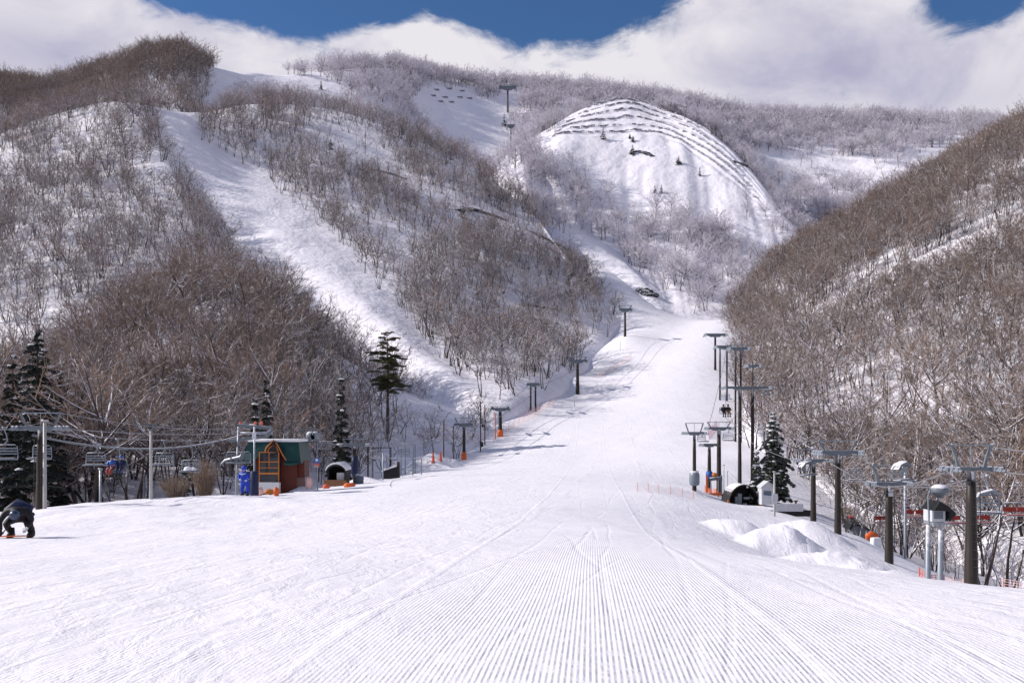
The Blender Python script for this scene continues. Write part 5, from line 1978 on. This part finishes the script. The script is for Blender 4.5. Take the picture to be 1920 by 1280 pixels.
# grey cabin on stilts
g = spot(1762, 38)
t = empty('cabin_on_stilts', g, 'small grey cabin with a black pointed roof on two stilts beside the thick tower', 'cabin')
kk = 38 / F
z0 = g.z
X = lambda px: (px - 1762) * kk
Z = lambda py: hz(py, 38) - z0
for px in (1751, 1764):
    m = MB()
    m.rod([(X(px) - 0.03, 0.0 if px > 1755 else 0.5, -0.5), (X(px), 0.0 if px > 1755 else 0.5, Z(985))], [0.13, 0.10], 8)
    m.obj('stilt', K_steel, t, True)
m = MB()
m.box((X(1758), 0.3, Z(966)), (26 * kk, 0.8, 24 * kk))
bd = m.obj('cabin', K_white, t, False, 0.03)
m = MB()
m.box((X(1757), -0.12, Z(965)), (17 * kk, 0.03, 13 * kk))
m.obj('window', K_beam, bd)
m = MB()
m.box((X(1760), 0.2, Z(981)), (30 * kk, 0.9, 0.06))
for px in (1747, 1756, 1766, 1774):
    m.rod([(X(px), -0.22, Z(981)), (X(px), -0.22, Z(972))], 0.015, 5)
m.obj('platform', K_steel, t)
m = MB()
m.prism([(X(1744), Z(956)), (X(1757), Z(938)), (X(1776), Z(950)), (X(1788), Z(962)), (X(1775), Z(976)), (X(1774), Z(957))], -0.3, 0.9)
m.obj('roof', K_roofdark, t, False, 0.02)
m = MB()
m.rod([(X(1744), 0.1, Z(985)), (X(1742), 0.1, Z(930)), (X(1746), 0.1, Z(918))], 0.03, 6)
m.obj('mast', K_steel, t)
m = MB()
m.lathe([(0.001, 0.34), (0.20, 0.32), (0.34, 0.20), (0.40, 0.02), (0.36, 0.0), (0.10, -0.22), (0.001, -0.24)], 16, (X(1764), 0.1, Z(923)))
m.obj('lamp_hood', K_beam, t, True)
# ------------------------------------------------------------------ conifers
def conifer(px, y, top, wpx, label, mat, seed, tiers=16, droop=0.35, bare=0.08, snow=0, base_py=None, lean=0.0, flat=False, name='conifer', dens=1.0):
    rng = random.Random(seed)
    g = spot(px, y)
    H = hz(top, y) - g.z
    Rm = wpx * y / F / 2
    t = empty(name, g, label, 'tree', 'conifers')
    m = MB()
    m.rod([(0, 0, -0.5), (0, 0, H * 0.5), (0, 0, H * 0.98)], [H * 0.017 + 0.03, H * 0.011 + 0.02, 0.02], 7)
    m.obj('trunk', K_cbark, t, True)
    m, ms = MB(), MB()
    for i in range(tiers):
        f = i / (tiers - 1)
        z = H * (bare + (0.97 - bare) * f)
        r = Rm * ((1 - f) ** 0.72 + 0.04) * rng.uniform(0.8, 1.1)
        if flat:
            r = Rm * (0.75, 1.0, 0.45, 1.05, 0.5, 0.95, 0.9, 0.85, 0.6, 0.7, 0.45, 0.3)[min(11, int(f * 12))] * rng.uniform(0.8, 1.1)
        nb = max(4, int((5 + 5 * (1 - f)) * dens))
        for b in range(nb):
            a = 6.283 * b / nb + rng.uniform(-0.35, 0.35) + i * 0.7
            d = Vector((math.cos(a), math.sin(a), 0))
            ln = r * (rng.uniform(0.45, 1.2) if flat else rng.uniform(0.5, 1.2))
            rise = ln * (rng.uniform(-0.25, 0.30) if flat else rng.uniform(-0.05, 0.12))
            p0 = Vector((0, 0, z + rng.uniform(-0.5, 0.5) * H * (0.97 - bare) / tiers * (0.9 if flat else 1.5)))
            pts = [p0 + d * ln * q + Vector((0, 0, rise * math.sin(q * 2.2) - droop * ln * q * q)) for q in (0, 0.3, 0.6, 0.85, 1.0)]
            m.rod(pts, [0.03, 0.025, 0.02, 0.015, 0.008], 3)
            side = Vector((-d.y, d.x, 0))
            n = max(6, int(ln * 15 * dens))
            for q in range(n):
                h = 0.12 + 0.88 * (q + rng.random()) / n
                w = min(int(h * 4), 3)
                c = pts[w].lerp(pts[w + 1], h * 4 - w)
                L_ = (0.20 + 0.32 * ln * (1 - h)) * rng.uniform(0.6, 1.2)
                for s in (-1, 1):
                    tip = c + side * s * L_ + d * L_ * rng.uniform(0.3, 0.9) + Vector((0, 0, (-0.30 if not flat else 0.05) * L_ + rng.uniform(-0.08, 0.06)))
                    u = Vector((rng.uniform(-0.3, 0.3), rng.uniform(-0.3, 0.3), 1)) * (0.07 + 0.08 * rng.random())
                    k0 = len(m.v)
                    mid_ = c.lerp(tip, 0.5)
                    m.v += [c, mid_ + u + d * 0.05, tip, mid_ - u - d * 0.05]
                    m.f.append((k0, k0 + 1, k0 + 2, k0 + 3))
                    k0 = len(m.v)
                    m.v += [c, mid_ + d * 0.10, tip, mid_ - d * 0.10 - u * 0.6]
                    m.f.append((k0, k0 + 1, k0 + 2, k0 + 3))
            if snow and rng.random() < snow:
                q = rng.uniform(0.45, 0.85)
                w = min(int(q * 4), 3)
                c = pts[w].lerp(pts[w + 1], q * 4 - w)
                ms.blob(c + Vector((0, 0, 0.07)), (rng.uniform(0.14, 0.34), rng.uniform(0.14, 0.30), rng.uniform(0.05, 0.12)), rng.randrange(999), 7, 0.25)
    m.obj('crown', mat, t)
    if snow:
        ms.obj('snow', K_snow, t, True)
    return t


conifer(1450, 86, 776, 80, 'snow-clad spruce standing behind the white booth', K_needle, 1, 20, 0.38, 0.10, 0.75, dens=1.2, name='spruce')
conifer(70, 72, 612, 118, 'large dark conifer rising over the tower behind the snowboarder', K_needledark, 2, 20, 0.25, 0.22, 0.22, dens=1.0)
conifer(727, 150, 620, 86,
         'flat-topped pine with spreading snowy branches on the knoll', K_pine, 3, 9, 0.06, 0.44, 0.10, flat=True, name='pine', dens=1.25)
conifer(24, 76, 668, 84, 'dark bushy conifer in the gap between the picture edge and the large dark conifer', K_needledark, 12, 18, 0.25, 0.10, 0.08, dens=1.2)
conifer(112, 80, 690, 60, 'smaller dark conifer on the lift station side of the large dark conifer', K_needledark, 13, 16, 0.25, 0.10, 0.08, dens=1.2)
conifer(500, 80, 716, 40, 'narrow dark conifer above the station roof', K_needledark, 4, 16, 0.3, 0.05, 0.15)
conifer(478, 79, 748, 32, 'short dark conifer beside the narrow one above the station', K_needledark, 5, 14, 0.3, 0.05, 0.15)
conifer(640, 88, 712, 46, 'dark conifer in the wood above the snow-roofed hut', K_needledark, 6, 16, 0.3, 0.05, 0.15)
conifer(1418, 79, 850, 30, 'small shaggy conifer between the tall portal and the snowy spruce', K_needle, 7, 12, 0.35, 0.05, 0.3)
conifer(345, 70, 858, 22, 'small green conifer between two empty chairs', K_needle, 8, 10, 0.3, 0.05, 0.1)
for px, py, w, h, lb in ((1131, 262, 14, 22, 'lone dark conifer low on the lit face of the terraced knob'), (1186, 290, 16, 18, 'dark conifer among rocks on the terraced knob'), (1187, 266, 9, 10, 'small conifer below the middle terrace of the knob'),
                         (946, 238, 15, 26, 'dark conifer beside the gully tower'), (1272, 308, 16, 14, 'squat dark conifer on the lit shoulder of the terraced knob'), (1228, 362, 8, 14, 'first of two tiny conifers low on the terraced knob'),
                         (1240, 362, 8, 15, 'second of two tiny conifers low on the terraced knob, nearer the lit shoulder'), (1312, 330, 7, 16, 'thin conifer alone on the lit shoulder of the knob'), (602, 168, 10, 16, 'dark conifer on the snowy saddle'),
                         (868, 408, 22, 26, 'dark conifer at the head of the long black crack on the spur'), (620, 280, 14, 20, 'dark conifer in the snow patch high on the spur'), (306, 196, 14, 9, 'low dark bush on the crest at the head of the bumpy run'),
                         (436, 133, 22, 9, 'low bush on the snowy saddle near the domed summit'), (1181, 260, 6, 8, 'tiny bush under the middle terrace of the knob')):
    hit = look(px, py)
    if hit is None:
        continue
    y = hit[0].y
    conifer(px, y, py - h, w, lb, K_needledark, px, 9, 0.2, 0.02, 0, dens=0.7, name='bush' if 'bush' in lb else 'conifer')


# ------------------------------------------------------------------ bare rock and cracks in the snow
def rocks(line, wpx, label, seed, name='rock', cat='rock'):
    """Dark ragged outcrop along picture points that lie on the terrain."""
    rng = random.Random(seed)
    m = MB()
    first = None
    for (ax, ay, wa), (bx, by, wb) in zip(line, line[1:]):
        n = max(2, int(math.hypot(bx - ax, by - ay) / 3.0))
        for i in range(n):
            f = i / n
            hit = look(ax + (bx - ax) * f, ay + (by - ay) * f)
            if hit is None:
                continue
            p = hit[0]
            s = (wa + (wb - wa) * f) * p.y / F * 0.5
            if first is None:
                first = p.copy()
            m.blob(p - first, (s * rng.uniform(1.2, 2.2) + 0.5, s * rng.uniform(0.8, 1.2), s * rng.uniform(0.7, 1.1)), rng.randrange(9999), 8, 0.3)
    if first is None:
        return
    o = tag(m.obj(name, K_rock), label, cat)
    o.location = first
    return o


rocks([(860, 395, 12), (884, 394, 9), (915, 402, 7), (950, 414, 3)], 0, 'long black crack of bare rock on the shaded spur', 1)
rocks([(985, 430, 2), (1020, 447, 4), (1070, 470, 3)], 0, 'thin dark crack running down the spur towards the valley', 2)
rocks([(698, 318, 3), (730, 326, 5), (762, 337, 3)], 0, 'short broken line of dark rock high on the spur', 3)
rocks([(980, 570, 2), (1015, 577, 6), (1044, 580, 3)], 0, 'dark rock ledge above the lone tower', 4)
rocks([(1200, 544, 8), (1213, 549, 15), (1228, 556, 10)], 0, 'black oval rock beside the narrow upper piste', 5)
rocks([(1196, 284, 5), (1212, 288, 7), (1226, 294, 4)], 0, 'low dark rocks on the lit face of the terraced knob', 6)
rocks([(1376, 302, 3), (1392, 309, 6), (1404, 315, 2)], 0, 'dark rock at the end of the lowest terrace', 7)


# ------------------------------------------------------------------ avalanche barriers along the terraces
def barrier_row(surf, level, px0, px1, label, h, gap, seed):
    """Snow bridges along one terrace step of a hill."""
    P, tv = SURF[surf]['P'], SURF[surf]['tv']
    i = int(np.argmin(np.abs(tv - level)))
    pts = [Vector(p) for p in P[i] if px0 < CX + F * p[0] / p[1] < px1]
    rng = random.Random(seed)
    g = pts[0]
    t = empty('avalanche_barrier', g, label, 'avalanche barrier', 'avalanche barriers')
    m, ms = MB(), MB()
    for a, b in zip(pts, pts[1:]):
        n = max(1, int((b - a).length / gap))
        u = (b - a).normalized()
        for q in range(n):
            p = a.lerp(b, q / n) - g + Vector((0, rng.uniform(-0.8, 0.8), 0))
            if rng.random() < 0.46:
                continue
            hh = h * rng.uniform(0.5, 1.15)
            m.bar(p + Vector((0, 0, -0.3)), p + Vector((0, -0.6, hh)), 0.22)
            m.bar(p + Vector((0, 1.2, -0.3)), p + Vector((0, -0.4, hh * 0.9)), 0.15)
            for e in (0.35, 0.6, 0.85):
                m.bar(p + Vector((0, -0.35 * e, hh * e)), p + u * gap * 0.8 + Vector((0, -0.35 * e, hh * e * rng.uniform(0.85, 1.1))), 0.12, 0.20)
            if rng.random() < 0.6:
                ms.blob(p + u * gap * 0.4 + Vector((0, 0.3, hh * 0.9)), (gap * rng.uniform(0.3, 0.6), 0.8, 0.35), rng.randrange(999), 6, 0.25)
    m.obj('bars', K_barrier, t)
    ms.obj('snow_cap', K_snow, t, True)


for i, (a, b, lb) in enumerate(((1035, 1420, 'lowest and longest row of avalanche barriers on the snow knob'), (1040, 1405, 'fifth row of avalanche barriers, second lowest on the snow knob'),
                                 (1050, 1385, 'fourth row of avalanche barriers, across the middle of the snow knob'), (1060, 1350, 'third row of avalanche barriers down from the crown of the snow knob'),
                                 (1075, 1310, 'second row of avalanche barriers from the crown of the snow knob'), (1100, 1270, 'topmost row of avalanche barriers round the crown of the snow knob'))):
    barrier_row('terraced_knob_hill', 3.93 + 0.175 * (i + 0.95), a, b, lb, 1.25, 3.0, i)


def stub_row(cells, label, seed):
    """A row of short snow barriers in the gully."""
    rng = random.Random(seed)
    t = None
    for px, py in cells:
        hit = look(px, py)
        if hit is None:
            continue
        p = hit[0]
        m, ms = MB(), MB()
        w = 10 * p.y / F
        m.bar((-w / 2, 0, 0.9), (w / 2, 0, 0.9), 0.5, 1.3)
        m.bar((-w / 2, 0, 0), (-w / 2, 0.4, 1.5), 0.4)
        m.bar((w / 2, 0, 0), (w / 2, 0.4, 1.5), 0.4)
        o = tag(m.obj('snow_barrier', K_barrier), label, 'snow barrier', 'short snow barriers at the head of the gully')
        o.location = p


stub_row([(818, 170), (842, 168), (866, 172), (812, 181), (834, 184), (862, 184), (880, 186), (826, 192), (846, 193)], 'short dark snow barrier at the head of the gully below the skyline', 3)

# ------------------------------------------------------------------ shrubs by the station
for i, (px, y, w, h, lb) in enumerate(((328, 63, 2.6, 1.9, 'rounded tan leafless shrub beside the lamp post'), (384, 66, 2.4, 3.4, 'tall brown leafless shrub between the chairs and the attendant'), (1590, 84, 2.0, 2.2, 'leafless shrub behind the tall framed tower'))):
    g = spot(px, y)
    rng = random.Random(50 + i)
    t = empty('shrub', g, lb, 'shrub')
    m = MB()
    for q in range(190):
        a = rng.uniform(0, 6.28)
        r = math.sqrt(rng.random())
        tip = Vector((math.cos(a) * r * w / 2, math.sin(a) * r * w / 2, h * (1 - 0.35 * r * r) * rng.uniform(0.75, 1.0)))
        b = Vector((math.cos(a) * 0.2 * r, math.sin(a) * 0.2 * r, -0.2))
        mid_ = b.lerp(tip, 0.5) + Vector((rng.uniform(-0.1, 0.1), rng.uniform(-0.1, 0.1), 0.1))
        m.rod([b, mid_, tip], [0.016, 0.012, 0.006], 3)
        for z in range(3):
            c = mid_.lerp(tip, rng.random())
            m.rod([c, c + Vector((rng.uniform(-1, 1), rng.uniform(-1, 1), rng.uniform(0.2, 1))) * 0.28], [0.008, 0.004], 3)
    m.obj('branches', K_bush, t)
